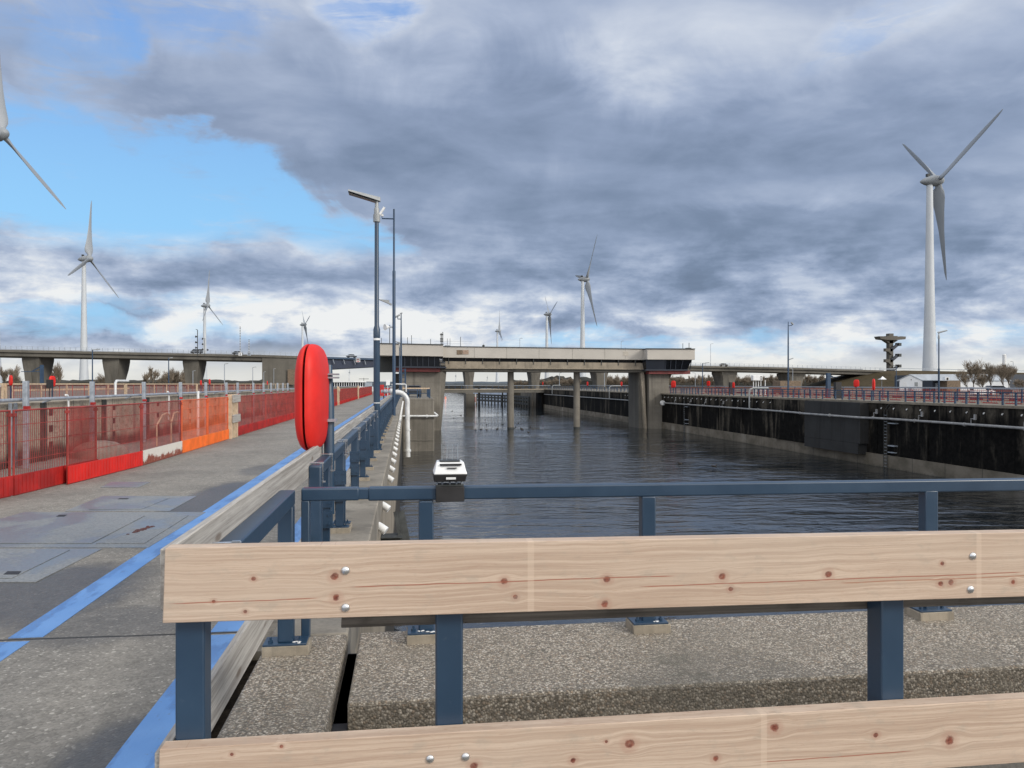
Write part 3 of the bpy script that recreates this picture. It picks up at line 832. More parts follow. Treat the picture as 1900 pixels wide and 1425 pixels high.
# corner piece at the near end
t = thing('canal_railing', 'near end of the blue steel canal railing, its sloping-away rail ending at a post', 'railing', (RC, 4.7, .08))
MB().box(RC - .046, RC + .046, 2.72, 4.79, .95, 1.04).build('rail', M['blue'], t, bevel=.008, seg=3)
for yy in (4.745,):
    MB().box(RC - .044, RC + .044, yy - .045, yy + .045, .147, .95).build('post', M['blue'], t, bevel=.006)
base_plate(RC, 4.745, t, .125, .075)
clamp(3.16, t)
MB().box(-.790, -.757, 2.625, 18.9, .945, 1.145).build('upper_board', M['timberold'], t, bevel=.004)
MB().box(-.790, -.757, 2.57, 18.9, .31, .51).build('lower_board', M['timberold'], t, bevel=.004)
# second section, up to the lamp post
def post_set(yy, par, n, full=True):
    w_ = .044
    mb = MB().box(RC - w_, RC + w_, yy - .04, yy + .04, .147, .95)
    mb.build('post', M['blue'], par, bevel=.005, seg=1)
    base_plate(RC, yy, par)
    if full:
        q = MB()
        for z0 in (.42, .60):
            q.box(RC - .060, RC + .075, yy - .075, yy - .052, z0, z0 + .15)
        q.box(RC - .055, RC + .055, yy - .055, yy + .05, .45, .72)
        for z0 in (.455, .535, .635, .715):
            q.tube([(RC - .03, yy - .074, z0), (RC - .03, yy - .088, z0)], .011, 6).tube([(RC + .045, yy - .074, z0), (RC + .045, yy - .088, z0)], .011, 6)
        q.build('splice_plate', M['blue'], par)
t = thing('canal_railing', 'blue steel canal railing section carrying the red lifebuoy case, up to the lamp post', 'railing', (RC, 6.3, .08))
MB().box(RC - .046, RC + .046, 6.22, 18.35, .95, 1.04).build('rail', M['blue'], t, bevel=.012, seg=3)
MB().box(RC - .05, RC + .05, 6.20, 6.31, .08, 1.036).build('end_post', M['blue'], t, bevel=.014, seg=3)
for k, yy in enumerate((6.95, 8.5, 8.72, 10.9, 11.2, 13.0, 14.6, 16.3, 18.2)):
    post_set(yy, t, k, k % 2 == 1 or k == 0)
    clamp(yy + .1, t)
clamp(6.27, t)
# long section to the block
t = thing('canal_railing', 'long blue steel canal railing running away from the lamp post along the walkway', 'railing', (RC, 19, .08))
MB().box(RC - .046, RC + .046, 18.6, 88, .93, 1.01).build('rail', M['blue'], t, bevel=.008)
MB().box(-.80, -.765, 19.2, 39, .945, 1.145).build('upper_board', M['timberold'], t)
MB().box(-.80, -.765, 19.2, 39, .31, .51).build('lower_board', M['timberold'], t)
MB().box(-.80, -.765, 41, 88, .97, 1.17).build('upper_board', M['timberold'], t)
for k in range(40):
    yy = 19.6 + 1.7 * k
    MB().box(RC - .04, RC + .04, yy - .04, yy + .04, .08, .93).build('post', M['blue'], t)
    if k < 14:
        MB().box(RC - .10, RC + .12, yy - .07, yy + .07, .08, .135).build('grout_pad', M['concpad'], t)
        MB().box(RC - .095, RC + .10, yy - .065, yy + .065, .135, .148).tube([(RC + .07, yy - .03, .148), (RC + .07, yy - .03, .18)], .014, 6).build('base_plate', M['blue'], t)
        MB().box(RC - .058, RC + .07, yy - .07, yy + .05, .46, .61).build('splice_plate', M['blue'], t)
# railing across the foreground
t = thing('canal_railing', 'blue steel railing crossing the foreground above the aggregate slab', 'railing', (1.5, 4.85, .08))
def crail(x0, x1, hh, name, bev=.010):
    zt = lambda x: 1.043 - (x + .63) * .0050
    b = [(x0, 4.85 - .04, zt(x0) - hh), (x1, 4.85 - .04, zt(x1) - hh), (x1, 4.85 + .04, zt(x1) - hh), (x0, 4.85 + .04, zt(x0) - hh)]
    u = [(x0, 4.85 - .04, zt(x0)), (x1, 4.85 - .04, zt(x1)), (x1, 4.85 + .04, zt(x1)), (x0, 4.85 + .04, zt(x0))]
    if name == 'splice':
        b = [(p[0], 4.85 + (p[1] - 4.85) * .85, p[2] + .006) for p in b]; u = [(p[0], 4.85 + (p[1] - 4.85) * .85, p[2] - .006) for p in u]
    MB().hexa(b, u).build(name, M['blue'], t, bevel=bev, seg=3)
crail(-.632, -.285, .078, 'rail'); crail(-.290, -.225, .078, 'splice', .006); crail(-.230, 7.5, .082, 'rail')
MB().box(-.632, -.583, 4.812, 4.888, .08, .968).build('post', M['blue'], t, bevel=.006)
for xx, w_ in ((.125, .046), (1.56, .046), (3.56, .048), (5.5, .046)):
    MB().box(xx - w_, xx + w_, 4.81, 4.89, .13, .952).build('post', M['blue'], t, bevel=.008, seg=3)
    base_plate(xx, 4.85, t, .115, .085)
for x_, y_, s_ in ((.16, 4.775, .030), (.10, 4.80, .02), (RC + .06, 4.69, .03), (1.60, 4.785, .018)):
    q = MB(); rr_ = random.Random(int(x_ * 1000))
    for k in range(7): q.ell((x_ + rr_.gauss(0, s_ * .5), y_ + rr_.gauss(0, s_ * .25), .150), s_ * rr_.uniform(.2, .5), s_ * rr_.uniform(.15, .3), .003, 8, 4)
    q.build('dropping', M['white'], t)
# =================================================================== SENSOR UNIT ON THE RAIL
t = thing('sensor_unit', 'small white domed unit with thin bird spikes on a black bracket gripping the blue rail', 'sensor box', (.29, 4.85, .95))
def sx(px): return FP(px, 900, 4.80)[0]
def sz(py, Y0=4.80): return FP(834, py, Y0)[1]
x0, x1 = sx(808.5), sx(861.5)
MB().box(x0, x1, 4.79, 4.912, sz(931), sz(903)).build('bracket_block', M['black'], t, bevel=.004)
MB().box(x0 + .004, x1 - .004, 4.80, 4.90, sz(902.5), sz(899.5)).build('clamp_plate', M['steeldk'], t)
ft = MB()
for px in (811, 821, 835, 847, 857):
    ft.tube([(sx(px), 4.82, sz(900)), (sx(px), 4.82, sz(893))], .006, 6)
ft.build('feet', M['galv'], t)
bz0, bz1 = sz(893), sz(879)
b = [(sx(805), 4.77, bz0), (sx(862.5), 4.77, bz0), (sx(862.5), 4.95, bz0), (sx(805), 4.95, bz0)]
u = [(sx(804), 4.755, bz1), (sx(866), 4.755, bz1), (sx(866), 4.96, bz1), (sx(804), 4.96, bz1)]
MB().hexa(b, u).build('base_housing', M['black'], t, bevel=.006)
MB().box(sx(827), sx(845), 4.752, 4.7545, sz(888), sz(884)).build('name_plate', M['white'], t)
b = [(sx(804), 4.752, bz1), (sx(866.5), 4.752, bz1), (sx(866.5), 4.965, bz1), (sx(804), 4.965, bz1)]
m1 = [(sx(806.5), 4.765, sz(872)), (sx(864), 4.765, sz(872)), (sx(864), 4.95, sz(872)), (sx(806.5), 4.95, sz(872))]
u = [(sx(810), 4.81, sz(857)), (sx(861), 4.81, sz(857)), (sx(859), 4.94, sz(857)), (sx(812), 4.94, sz(857))]
hb = MB(); hb.add(b + m1 + u, [(0, 3, 2, 1), (8, 9, 10, 11)] + [(i + 4 * l, (i + 1) % 4 + 4 * l, (i + 1) % 4 + 4 * l + 4, i + 4 * l + 4) for l in (0, 1) for i in range(4)])
cv = hb.build('cover', M['white'], t, bevel=.007, seg=3)
MB().box(sx(816), sx(854), 4.806, 4.93, sz(856.6), sz(855.5)).build('top_strip', M['steeldk'], t)
MB().box(sx(816), sx(856), 4.775, 4.80, sz(863.5, 4.78), sz(861, 4.78)).build('vent_slot', M['black'], t)
MB().box(sx(829), sx(847), 4.760, 4.775, sz(869, 4.765), sz(868, 4.765)).build('vent_slot', M['black'], t)
for i, px in enumerate((820.5, 830, 840, 850, 822.5, 852)):
    yy = 4.86 + .03 * (i > 3)
    MB().tube([(sx(px), yy, sz(857)), (sx(px + (-.5, .6, .4, .8, 1, -1)[i]), yy, sz(826 + (i > 3) * 3))], .0012, 5).build('spike', M['galv'], t)

# =================================================================== LIFEBUOY CASE
def lifebuoy(name_lab, loc, rz, group=None, H=.465, Wd=.37, T=.115, post=True, ph=1.0):
    t = thing('lifebuoy_case', name_lab, 'lifebuoy case', (0, 0, 0), 0, group)
    # flat of the case lies in the local y-z plane
    n = 40; rr_ = [1.0, 1.0, .975, .93, .86, .75, .6, .4, .2, .02]
    tt_ = [.010, .024, .042, .062, .078, .092, .102, .109, .113, .115]
    e = 3.3
    for sgn in (-1, 1):
        vs = []; fs = []
        for r, th in zip(rr_, tt_):
            for j in range(n):
                a = 2 * math.pi * j / n; ca, sa = math.cos(a), math.sin(a)
                vs.append((sgn * th * T / .115, math.copysign(abs(ca) ** (2 / e), ca) * Wd * r, ph + math.copysign(abs(sa) ** (2 / e), sa) * H * r))
        for i in range(len(rr_) - 1):
            for j in range(n):
                fs.append((i * n + j, i * n + (j + 1) % n, (i + 1) * n + (j + 1) % n, (i + 1) * n + j))
        fs.append(tuple((len(rr_) - 1) * n + j for j in range(n))); fs.append(tuple(range(n)))
        MB().add(vs, fs).build('shell', M['lifered'], t, smooth=True)
    MB().add([(0, math.copysign(abs(math.cos(a)) ** (2 / e), math.cos(a)) * Wd * .975, ph + math.copysign(abs(math.sin(a)) ** (2 / e), math.sin(a)) * H * .975) for a in [2 * math.pi * j / n for j in range(n)]], [tuple(range(n))]).build('seam', M['black'], t)
    if post:
        MB().tube([(.0 + T * .0, Wd * .98, ph - H * .7), (.0, Wd * .98, ph + H * .4)], .018, 8).build('hinge', M['steeldk'], t)
    t.location = loc; t.rotation_euler = (0, 0, rz)
    return t
t = lifebuoy('large red oval lifebuoy case standing edge-on on a blue post by the near railing', (-.815, 6.98, 0), R(-6), None, .468, .36, .118, True, 1.563)
q = thing('lifebuoy_post', 'blue tubular post holding up the large red lifebuoy case', 'post', (-.69, 7.12, .95))
MB().tube([(-.69, 7.15, .5), (-.69, 7.15, 1.5), (-.70, 7.22, 1.85)], [.047, .045, .03], 14).build('tube', M['blue'], q, smooth=True)
MB().box(-.735, -.62, 7.07, 7.17, 1.34, 1.365).box(-.70, -.60, 7.07, 7.17, 1.73, 1.745).box(-.70, -.60, 7.07, 7.17, 1.76, 1.775).build('clamp', M['galv'], q)

# =================================================================== LAMP POSTS
def lamp_post(label, loc, h=6.3, rz=0, group='street lamps with slanted grey heads', mat='blue', s=1.0, detail=True):
    """head points along local -x"""
    t = thing('street_lamp', label, 'lamp post', (0, 0, 0), 0, group)
    a, b_ = .078 * s, .056 * s
    MB().lathe([(a, 0), (a, h * .44), (a * 1.06, h * .445), (a * 1.06, h * .475), (b_, h * .49), (b_ * .9, h - .55)], 14).build('pole', M[mat], t, smooth=True)
    if detail:
        MB().lathe([(a * 1.08, h * .432), (a * 1.08, h * .440)], 14).build('band', M['white'], t)
        MB().lathe([(a * 1.02, 1.13), (a * 1.02, 1.15)], 14).build('band', M['white'], t)
        mb = MB().box(-.13, .13, -.13, .13, 0, .02)
        for k in range(4):
            c_, s_ = math.cos(k * math.pi / 2), math.sin(k * math.pi / 2)
            mb.beam((c_ * .07, s_ * .07, .01), (c_ * .10, s_ * .10, .14), .012, .06)
        mb.build('base_plate', M[mat], t)
    MB().lathe([(.085, h - .62), (.085, h - .44), (.066, h - .43), (.066, h - .30), (.045, h - .27), (.045, h - .10)], 12).build('collar', M['lamp'], t, smooth=True)
    def sec(x, z0, z1, w_): return [(x, -w_, z0), (x, w_, z0), (x, w_ * .55, z1), (x, -w_ * .55, z1)]
    A = sec(-.68, h + .085, h + .14, .15); B = sec(.09, h - .125, h - .02, .075)
    vs = A + B
    MB().add(vs, [(0, 1, 2, 3), (7, 6, 5, 4), (0, 4, 5, 1), (1, 5, 6, 2), (2, 6, 7, 3), (3, 7, 4, 0)]).build('head', M['lamp'], t, bevel=.008)
    A = sec(-.67, h + .045, h + .083, .135); B = sec(.0, h - .155, h - .103, .075); vs = A + B
    MB().add(vs, [(0, 1, 2, 3), (7, 6, 5, 4), (0, 4, 5, 1), (1, 5, 6, 2), (2, 6, 7, 3), (3, 7, 4, 0)]).build('lens', M['lens'], t)
    t.location = loc; t.rotation_euler = (0, 0, rz)
    return t
XL, YL = W(699.0, 18.75)
lamp_post('tall blue lamp post with slanted grey head, nearest on the left railing', (XL, YL, .08), 6.17)
XL2, YL2 = W(741.3, 84)
lamp_post('far blue lamp post with grey head rising beyond the camera pole on the left quay', (XL2, YL2, .08), 6.2, 0, detail=False)
# camera pole
X2, Y2 = W(731, 39)
t = thing('camera_pole', 'slim tall dark blue pole with a camera arm, just right of the near lamp post', 'camera pole', (X2, Y2, .08))
MB().tube([(X2, Y2, .08), (X2, Y2, 7.4), (X2, Y2, 7.45), (X2, Y2, 10.55)], [.085, .078, .05, .045], 10).build('pole', M['bluefar'], t, smooth=True)
xc = W(709, 39)[0]
MB().tube([(X2, Y2, Z(406, 39)), (xc, Y2, Z(406, 39)), (xc, Y2, Z(401, 39))], .035, 8).build('arm', M['bluefar'], t)
MB().box(xc - .04, xc + .07, Y2 - .05, Y2 + .05, Z(402, 39), Z(398, 39)).tube([(W(704, 39)[0], Y2 - .1, Z(401, 39)), (W(713.5, 39)[0], Y2 - .1, Z(386, 39))], .065, 10).build('camera', M['white'], t)
hx0, hx1 = W(702, 39)[0], W(722.5, 39)[0]
MB().prism([(hx0, Z(556, 39)), (hx1, Z(557.5, 39)), (hx1, Z(562, 39)), (W(727, 39)[0], Z(564, 39)), (W(726, 39)[0], Z(567, 39)), (W(720, 39)[0], Z(563.5, 39))], Y2 - .14, Y2 + .14).build('lamp_head', M['lamp'], t)
MB().tube([(X2, Y2, Z(607, 39)), (W(722, 39)[0], Y2, Z(607, 39))], .03, 6).build('bracket', M['lamp'], t)
MB().tube([(W(722.5, 39)[0], Y2 - .1, Z(607, 39)), (W(714.5, 39)[0], Y2 - .25, Z(608, 39))], [.04, .16], 12).build('loudspeaker', M['white'], t)
MB().box(W(720, 39)[0], X2, Y2 - .1, Y2 + .1, Z(717, 39), Z(715, 39)).build('collar', M['bluefar'], t)
X3, Y3 = W(744.3, 96)
t = thing('camera_pole', 'far slim blue pole with two small cameras, right of the near camera pole', 'camera pole', (X3, Y3, .08))
MB().tube([(X3, Y3, .08), (X3, Y3, 6.5), (X3, Y3, 10.5)], [.12, .11, .06], 8).build('pole', M['bluefar'], t, smooth=True)
xa = W(738, 96)[0]
MB().tube([(X3, Y3, Z(592, 96)), (xa, Y3, Z(592, 96)), (xa, Y3, Z(588, 96))], .06, 6).build('arm', M['bluefar'], t)
MB().tube([(xa - .35, Y3, Z(589, 96)), (xa + .25, Y3, Z(584, 96))], .11, 8).tube([(X3 - .15, Y3, Z(582, 96)), (X3 + .15, Y3, Z(580.5, 96))], .08, 6).build('camera', M['lamp'], t)

# =================================================================== BIG WHITE PIPE OVER THE LEFT QUAY
t = thing('quay_pipe', 'big silver white bent pipe dropping over the left canal wall', 'pipe', (-.1, 40, .08))
d4 = 40.0
def PX(px): return W(px, d4)[0]
yp = W(740, d4)[1]
path = [(PX(725), yp, Z(727.5, d4)), (PX(734), yp, Z(727.5, d4))]
for k in range(1, 7):
    a = k / 6 * math.pi / 2
    path.append((PX(737) + (PX(756) - PX(737)) * math.sin(a), yp, Z(746, d4) + (Z(727.5, d4) - Z(746, d4)) * math.cos(a)))
path += [(PX(756), yp, Z(790, d4)), (PX(757), yp, Z(848, d4))]
MB().tube(path, .125, 16).build('pipe', M['pipe'], t, smooth=True)
MB().ell((PX(727), yp, Z(726, d4)), .16, .16, .16, 14, 8).build('elbow', M['pipe'], t, smooth=True)
MB().tube([(PX(757), yp, Z(797, d4)), (PX(757), yp, Z(799, d4))], .14, 14).tube([(PX(757), yp, Z(838, d4)), (PX(757), yp, Z(834, d4))], .16, 14).build('flange', M['pipe'], t)
MB().tube([(PX(707), yp, Z(726, d4)), (PX(722), yp, Z(727, d4))], .05, 8).tube([(PX(712), yp, Z(726, d4)), (PX(718), yp, Z(726.5, d4))], .11, 10).tube([(PX(709), yp, Z(723, d4)), (PX(709), yp, Z(729, d4))], .04, 8).build('valve', M['galv'], t)
MB().tube([(PX(727.5), yp, Z(722, d4)), (PX(727.5), yp, Z(713, d4)), (PX(733), yp, Z(712.5, d4)), (PX(751.5), yp, Z(713, d4)), (PX(753.5), yp, Z(714, d4)), (PX(753.5), yp, Z(727, d4))], .035, 8).build('vent_line', M['pipe'], t)
MB().box(PX(723), PX(732), yp - .12, yp + .12, Z(718, d4), Z(715.5, d4)).build('handwheel', M['pipe'], t)
MB().box(PX(724), PX(730), yp - .1, yp + .1, .0, Z(733, d4)).build('support', M['galv'], t)
# small cabinet beside it
xx, yy = W(719.5, 47)
tag(MB().box(xx - .11, xx + .13, yy, yy + .2, Z(715, 47), Z(705, 47)).box(xx - .02, xx + .02, yy + .08, yy + .12, 0, Z(715, 47)).build('cabinet', M['white'], None, bevel=.01), 'small white cabinet on a stalk behind the big bent pipe', 'cabinet')

# steel bracket on the wall near the corner
t = thing('fender_bracket', 'dark steel beam and slanted angle fixed to the left canal wall below the railing', 'fender bracket', (QX, 6.2, -1.0))
def wpt(px, py, X0):
    tt = (px - 950) / FPX; k = (cs * tt + sn) / (cs - tt * sn); y_ = X0 / k if abs(k) > 1e-6 else 9
    return y_
MB().box(QX, QX + .30, 11.7, 11.95, -.80, -.64).box(QX, QX + .32, 11.66, 12.0, -.64, -.62).build('beam', M['steeldk'], t, bevel=.006)
MB().beam((QX + .21, 12.1, -.33), (QX + .40, 11.5, -1.1), .11, .05, (1, 0, .3)).beam((QX + .28, 12.1, -.31), (QX + .46, 11.5, -1.1), .012, .13, (1, 0, .3)).build('angle', M['steeldk'], t)

# =================================================================== HATCHES IN THE WALKWAY
def slab(quad, z0, z1):
    P = [G(px, py) for px, py in quad]
    return MB().hexa([(x_, y_, z0) for x_, y_ in P], [(x_, y_, z1) for x_, y_ in P])
t = thing('floor_hatch', 'large wet steel double hatch let into the walkway', 'hatch', (*G(180, 985), 0))
slab([(-190, 1017), (275, 1017), (382, 951), (45, 951)], .001, .007).build('frame', M['plate'], t)
slab([(-60, 1010), (170, 1010), (270, 958), (75, 958)], .0075, .016).build('cover', M['plate'], t, bevel=.002)
slab([(178, 1010), (268, 1010), (350, 958), (278, 958)], .0075, .014).build('cover', M['plate'], t, bevel=.002)
slab([(104, 961), (119, 961), (125, 957.5), (110, 957.5)], .0165, .018).build('lifting_slot', M['black'], t)
t = thing('floor_hatch', 'nearest wet steel hatch at the left edge of the picture', 'hatch', (*G(20, 1050), 0))
slab([(-260, 1081), (66, 1081), (190, 1019), (-180, 1019)], .001, .007).build('frame', M['plate'], t)
slab([(-200, 1075), (22, 1075), (130, 1022), (-150, 1022)], .0075, .014).build('cover', M['plate'], t, bevel=.002)
slab([(6, 1069), (34, 1069), (40, 1063), (14, 1063)], .0142, .016).build('grating', M['black'], t)
t = thing('floor_hatch', 'smaller wet steel hatch beyond the double hatch', 'hatch', (*G(250, 935), 0))
slab([(120, 949), (314, 949), (365, 921), (190, 921)], .001, .006).build('frame', M['plate'], t)
slab([(165, 946.5), (262, 946.5), (315, 925), (225, 925)], .0065, .012).build('cover', M['plate'], t, bevel=.002)
slab([(218, 928), (236, 928), (240, 926), (222, 926)], .0125, .014).build('lifting_slot', M['black'], t)
tag(slab([(186, 905), (256, 905), (279, 895), (207, 895)], .001, .008).build('floor_hatch', M['plate'], None), 'small square blue grey cover plate near the barriers', 'hatch')
rb = MB(); rr = random.Random(3)
for k in range(34):
    px = 262 + rr.gauss(0, 6) + (k % 3 == 0) * rr.uniform(-24, 22); py = 985.5 - (px - 262) * .36 + rr.gauss(0, 1.0)
    x_, y_ = G(px, py); a = rr.uniform(0, 3.1); l_ = rr.uniform(.012, .035)
    rb.ell((x_, y_, .016), l_, l_ * .5, .008, 7, 4)
tag(rb.build('leaf_litter', plain('wet dark red leaves', (.075, .018, .014), .5), None), 'small heap of wet dark red leaves on the double hatch', 'leaves')
# =================================================================== MESH BARRIERS
def barrier_proto(label, wire, kick, Lp=2.56, fine=True, group=None, plate=False, kick_h=.30):
    """stands along local +y, foot at z=0, faces local +x"""
    t = thing('mesh_barrier', label, 'barrier', (0, 0, 0), 0, group)
    H_ = 1.28
    fr = MB()
    rr = .017
    fr.tube([(0, .02, 0), (0, .02, H_), (0, Lp - .02, H_), (0, Lp - .02, 0), (0, .02, 0)], rr, 6)
    for y_ in (.02, Lp - .02): fr.box(-.02, .02, y_ - .04, y_ + .04, H_ - .09, H_ - .04)
    fr.build('frame', M[wire], t)
    m = MB(); w_ = .0034
    sp_ = .052 if fine else .26
    k = int(Lp / sp_)
    for i in range(1, k):
        y_ = i * Lp / k
        ww = w_ if fine else .009
        m.box(-ww, ww, y_ - ww, y_ + ww, .02, H_)
    for z_ in (.52, .80, 1.06): m.box(-.005, .005, .02, Lp - .02, z_ - .005, z_ + .005)
    if fine:
        for j in range(19): m.box(.0045, .0060, .02, Lp - .02, .35 + j * .048, .3515 + j * .048)
    m.build('mesh', M[wire], t)
    kb = MB()
    kb.box(.018, .034, -.01, Lp + .01, .015, kick_h + .01)
    if fine:
        for i in range(1, 26): kb.box(.034, .040, i * Lp / 26 - .008, i * Lp / 26 + .008, .03, kick_h - .01)
    kb.build('kickboard', M[kick], t)
    if plate:
        MB().box(.036, .045, Lp * .30, Lp * .62, .06, .26).build('label_plate', M['timbernew'] if plate == 2 else M['white'], t)
    return t
gA = 'red mesh barriers lining the walkway'
def aim(p, q): return -math.atan2(q[0] - p[0], q[1] - p[1])
pr = barrier_proto('', 'redwire', 'red', group=gA); ur = [False]
def lay(proto, used, p, q, label, z=0.0):
    return place(proto, used, (p[0], p[1], z), aim(p, q), label)
lay(pr, ur, (-6.30, 9.9), (-5.84, 12.5), 'red mesh barrier at the left edge of the picture, closest of the row')
lay(pr, ur, (-6.45, 7.4), (-6.30, 9.9), 'red mesh barrier just outside the left edge, before the closest one')
lay(pr, ur, (-5.84, 12.45), (-5.62, 15.0), 'red mesh barrier with curved scuffed kickboard, second from the left edge')
pb = barrier_proto('red mesh barrier with the brightest red kickboard, overlapping its neighbours', 'redwire', 'redbright', Lp=2.95, group=gA)
place(pb, [False], (-5.60, 13.72, 0), aim((-5.60, 13.72), (-5.38, 16.65)))
pw = barrier_proto('mesh barrier with white kickboard flaking to rust', 'redwire', 'rustwhite', Lp=2.72, group=gA)
place(pw, [False], (-5.38, 16.72, 0), aim((-5.38, 16.72), (-5.37, 19.4)))
po = barrier_proto('', 'orangewire', 'orange', Lp=2.42, group=gA); uo = [False]
lay(po, uo, (-5.37, 19.5), (-5.37, 22), 'orange mesh barrier next to the rusty white one')
lay(po, uo, (-5.37, 21.98), (-5.37, 24.4), 'orange mesh barrier next to the pale timber frame')
MIDL = ['first red mesh barrier beyond the pale timber frame', 'second red mesh barrier beyond the pale timber frame', 'third red mesh barrier beyond the pale timber frame', 'red mesh barrier half hidden left of the lifebuoy case']
for k in range(38):
    y_ = 25.6 + 2.62 * k
    lay(pr, ur, (-5.38, y_), (-5.38, y_ + 2.6), MIDL[k] if k < 4 else 'red mesh barrier far down the walkway row, past the lifebuoy case')
# pale timber frame between orange and red panels
t = thing('timber_gateway', 'pale weathered timber frame with two cross boards between orange and red barriers', 'timber frame', (-5.35, 24.9, 0))
for y_, w_ in ((24.55, .06), (25.0, .03), (25.35, .06)):
    MB().box(-5.40, -5.28, y_ - w_, y_ + w_, 0, 1.36).build('upright', M['timberpale'] if 'timberpale' in M else M['timbernew'], t, bevel=.005)
for z_ in (.60, 1.22): MB().box(-5.27, -5.23, 24.5, 25.55, z_ - .11, z_ + .13).build('cross_board', M['timberold'], t, bevel=.005)
for yy in (62.0, 40.5, 88.0):
    tag(MB().box(-5.37, -5.27, yy, yy + .12, 0, 1.5).box(-5.37, -5.27, yy + .9, yy + 1.02, 0, 1.45).box(-5.26, -5.22, yy, yy + 1.02, 1.1, 1.3).build('timber_gateway', M['timbernew'], None),
        {62.0: 'small pale timber frame in the far red barriers right of the lifebuoy case', 40.5: 'small pale timber frame behind the lifebuoy case', 88.0: 'farthest small timber frame in the red barrier row'}[yy], 'timber frame')

# =================================================================== RETAINING WALL, POSTS, PIPE RAIL
t = thing('lock_wall', 'pitted concrete wall behind the red barriers on the left', 'wall', (-7.9, 20, 0))
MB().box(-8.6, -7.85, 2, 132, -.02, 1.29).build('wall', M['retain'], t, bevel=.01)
for k, y_ in enumerate((14.6, 18.0, 21.4, 24.8, 28.2, 31.8, 35.4)):
    MB().box(-7.848, -7.80, y_ - .10, y_ + .10, 0, 1.27).box(-7.80, -7.77, y_ - .04, y_ + .04, 0, 1.25).build('steel_channel', M['steeldk'], t)
slot = MB()
for k, px in enumerate((95, 212, 293, 353, 400)):
    tt = (px - 950) / FPX; yy = -7.84 * (cs - tt * sn) / (cs * tt + sn)
    for z_ in (1.06, .70, .34):
        MB().box(-7.852, -7.838, yy - .065, yy + .065, z_ - .085, z_ + .06).box(-7.852, -7.832, yy + .065, yy + .08, z_ - .085, z_ + .06).build('slot', M['black'], t)
t = thing('pipe_rail', 'grey blue pipe rail along the top of the lock wall', 'railing', (-7.6, 20, 1.3))
MB().tube([(-7.66, 2, 1.36), (-7.66, 132, 1.36)], .036, 8).build('rail', M['galv'], t, smooth=True)
for k in range(26):
    y_ = 3 + 5 * k
    MB().tube([(-7.9, y_, 1.25), (-7.66, y_, 1.34)], .018, 6).build('bracket', M['galv'], t)
t = thing('wall_ladder', 'narrow steel ladder in the lock wall at the left edge', 'ladder', (-7.75, 14.2, 0))
tt = (26 - 950) / FPX; yy = -7.75 * (cs - tt * sn) / (cs * tt + sn)
MB().box(-7.80, -7.74, yy - .12, yy - .09, .02, 1.3).box(-7.80, -7.74, yy + .09, yy + .12, .02, 1.3).build('rails', M['galv'], t)
for k in range(9): MB().box(-7.78, -7.76, yy - .1, yy + .1, .12 + .13 * k, .14 + .13 * k).build('rung', M['galv'], t)
pp = thing('galvanised_post', 'tall galvanised steel post at the lock wall', 'post', (0, 0, 0), 0, 'galvanised posts along the lock wall')
MB().box(-.045, .045, -.05, .05, 0, 1.74).build('post', M['galv'], pp, bevel=.006)
MB().box(-.02, .06, -.065, .065, 1.18, 1.24).build('collar', M['red'], pp)
upp = [False]; names = ['first galvanised post from the left edge, in front of the lock wall', 'second galvanised post from the left edge, beside the grey dome', 'third galvanised post from the left, behind the bright red barrier end', 'galvanised post behind the left orange barrier', 'galvanised post behind the second orange barrier', 'galvanised post standing right behind the pale timber frame']
for i, px in enumerate((48, 171, 267, 335, 382, 420, 441, 470, 489, 503, 515, 525, 534)):
    tt = (px - 950) / FPX; yy = -7.5 * (cs - tt * sn) / (cs * tt + sn)
    place(pp, upp, (-7.5, yy, 0), 0, names[i] if i < 6 else 'distant galvanised post at the lock wall between timber frame and lifebuoy case')
dome = MB().lathe([(.62, 0), (.60, .10), (.50, .24), (.33, .33), (.12, .37), (.02, .375)], 20, (-7.0, 18.9, 0))
tag(dome.build('stone_dome', M['conc'], None, smooth=True), 'low grey dome on the ground behind the bright red barrier', 'dome')
t = thing('hoop_rail', 'pair of pale bent ladder hoops behind the orange barriers', 'hoop rail', (-6.9, 23.5, 0))
for s_ in (0, 1.3):
    pts = [(-6.7, 22.0 + s_, 0), (-6.7, 22.0 + s_, .55), (-6.7, 22.5 + s_ * .8, .82), (-6.7, 22.9 + s_ * .8, .86), (-6.7, 23.15 + s_ * .8, .78), (-6.7, 23.25 + s_ * .8, .6)]
    MB().tube(pts, .022, 8).build('hoop', M['timbernew'], t, smooth=True)
MB().tube([(-6.7, 26.2, 0), (-6.7, 26.2, 1.45)], .04, 8).build('stake', M['white'], t)
t = thing('vent_pipe', 'white candy-cane vent pipe on the lock wall beside the second post', 'pipe', (-7.8, 18.9, 1))
MB().tube([(-7.72, 19.0, .5), (-7.72, 19.0, 1.36), (-7.72, 18.95, 1.42), (-7.72, 18.85, 1.43)], .022, 8).build('pipe', M['white'], t, smooth=True)
t = thing('vent_pipe', 'white candy-cane vent pipe on the lock wall above the left orange barrier', 'pipe', (-7.8, 27, 1))
MB().tube([(-7.72, 26.6, .5), (-7.72, 26.6, 1.36), (-7.72, 26.55, 1.42), (-7.72, 26.45, 1.43)], .024, 8).build('pipe', M['white'], t, smooth=True)

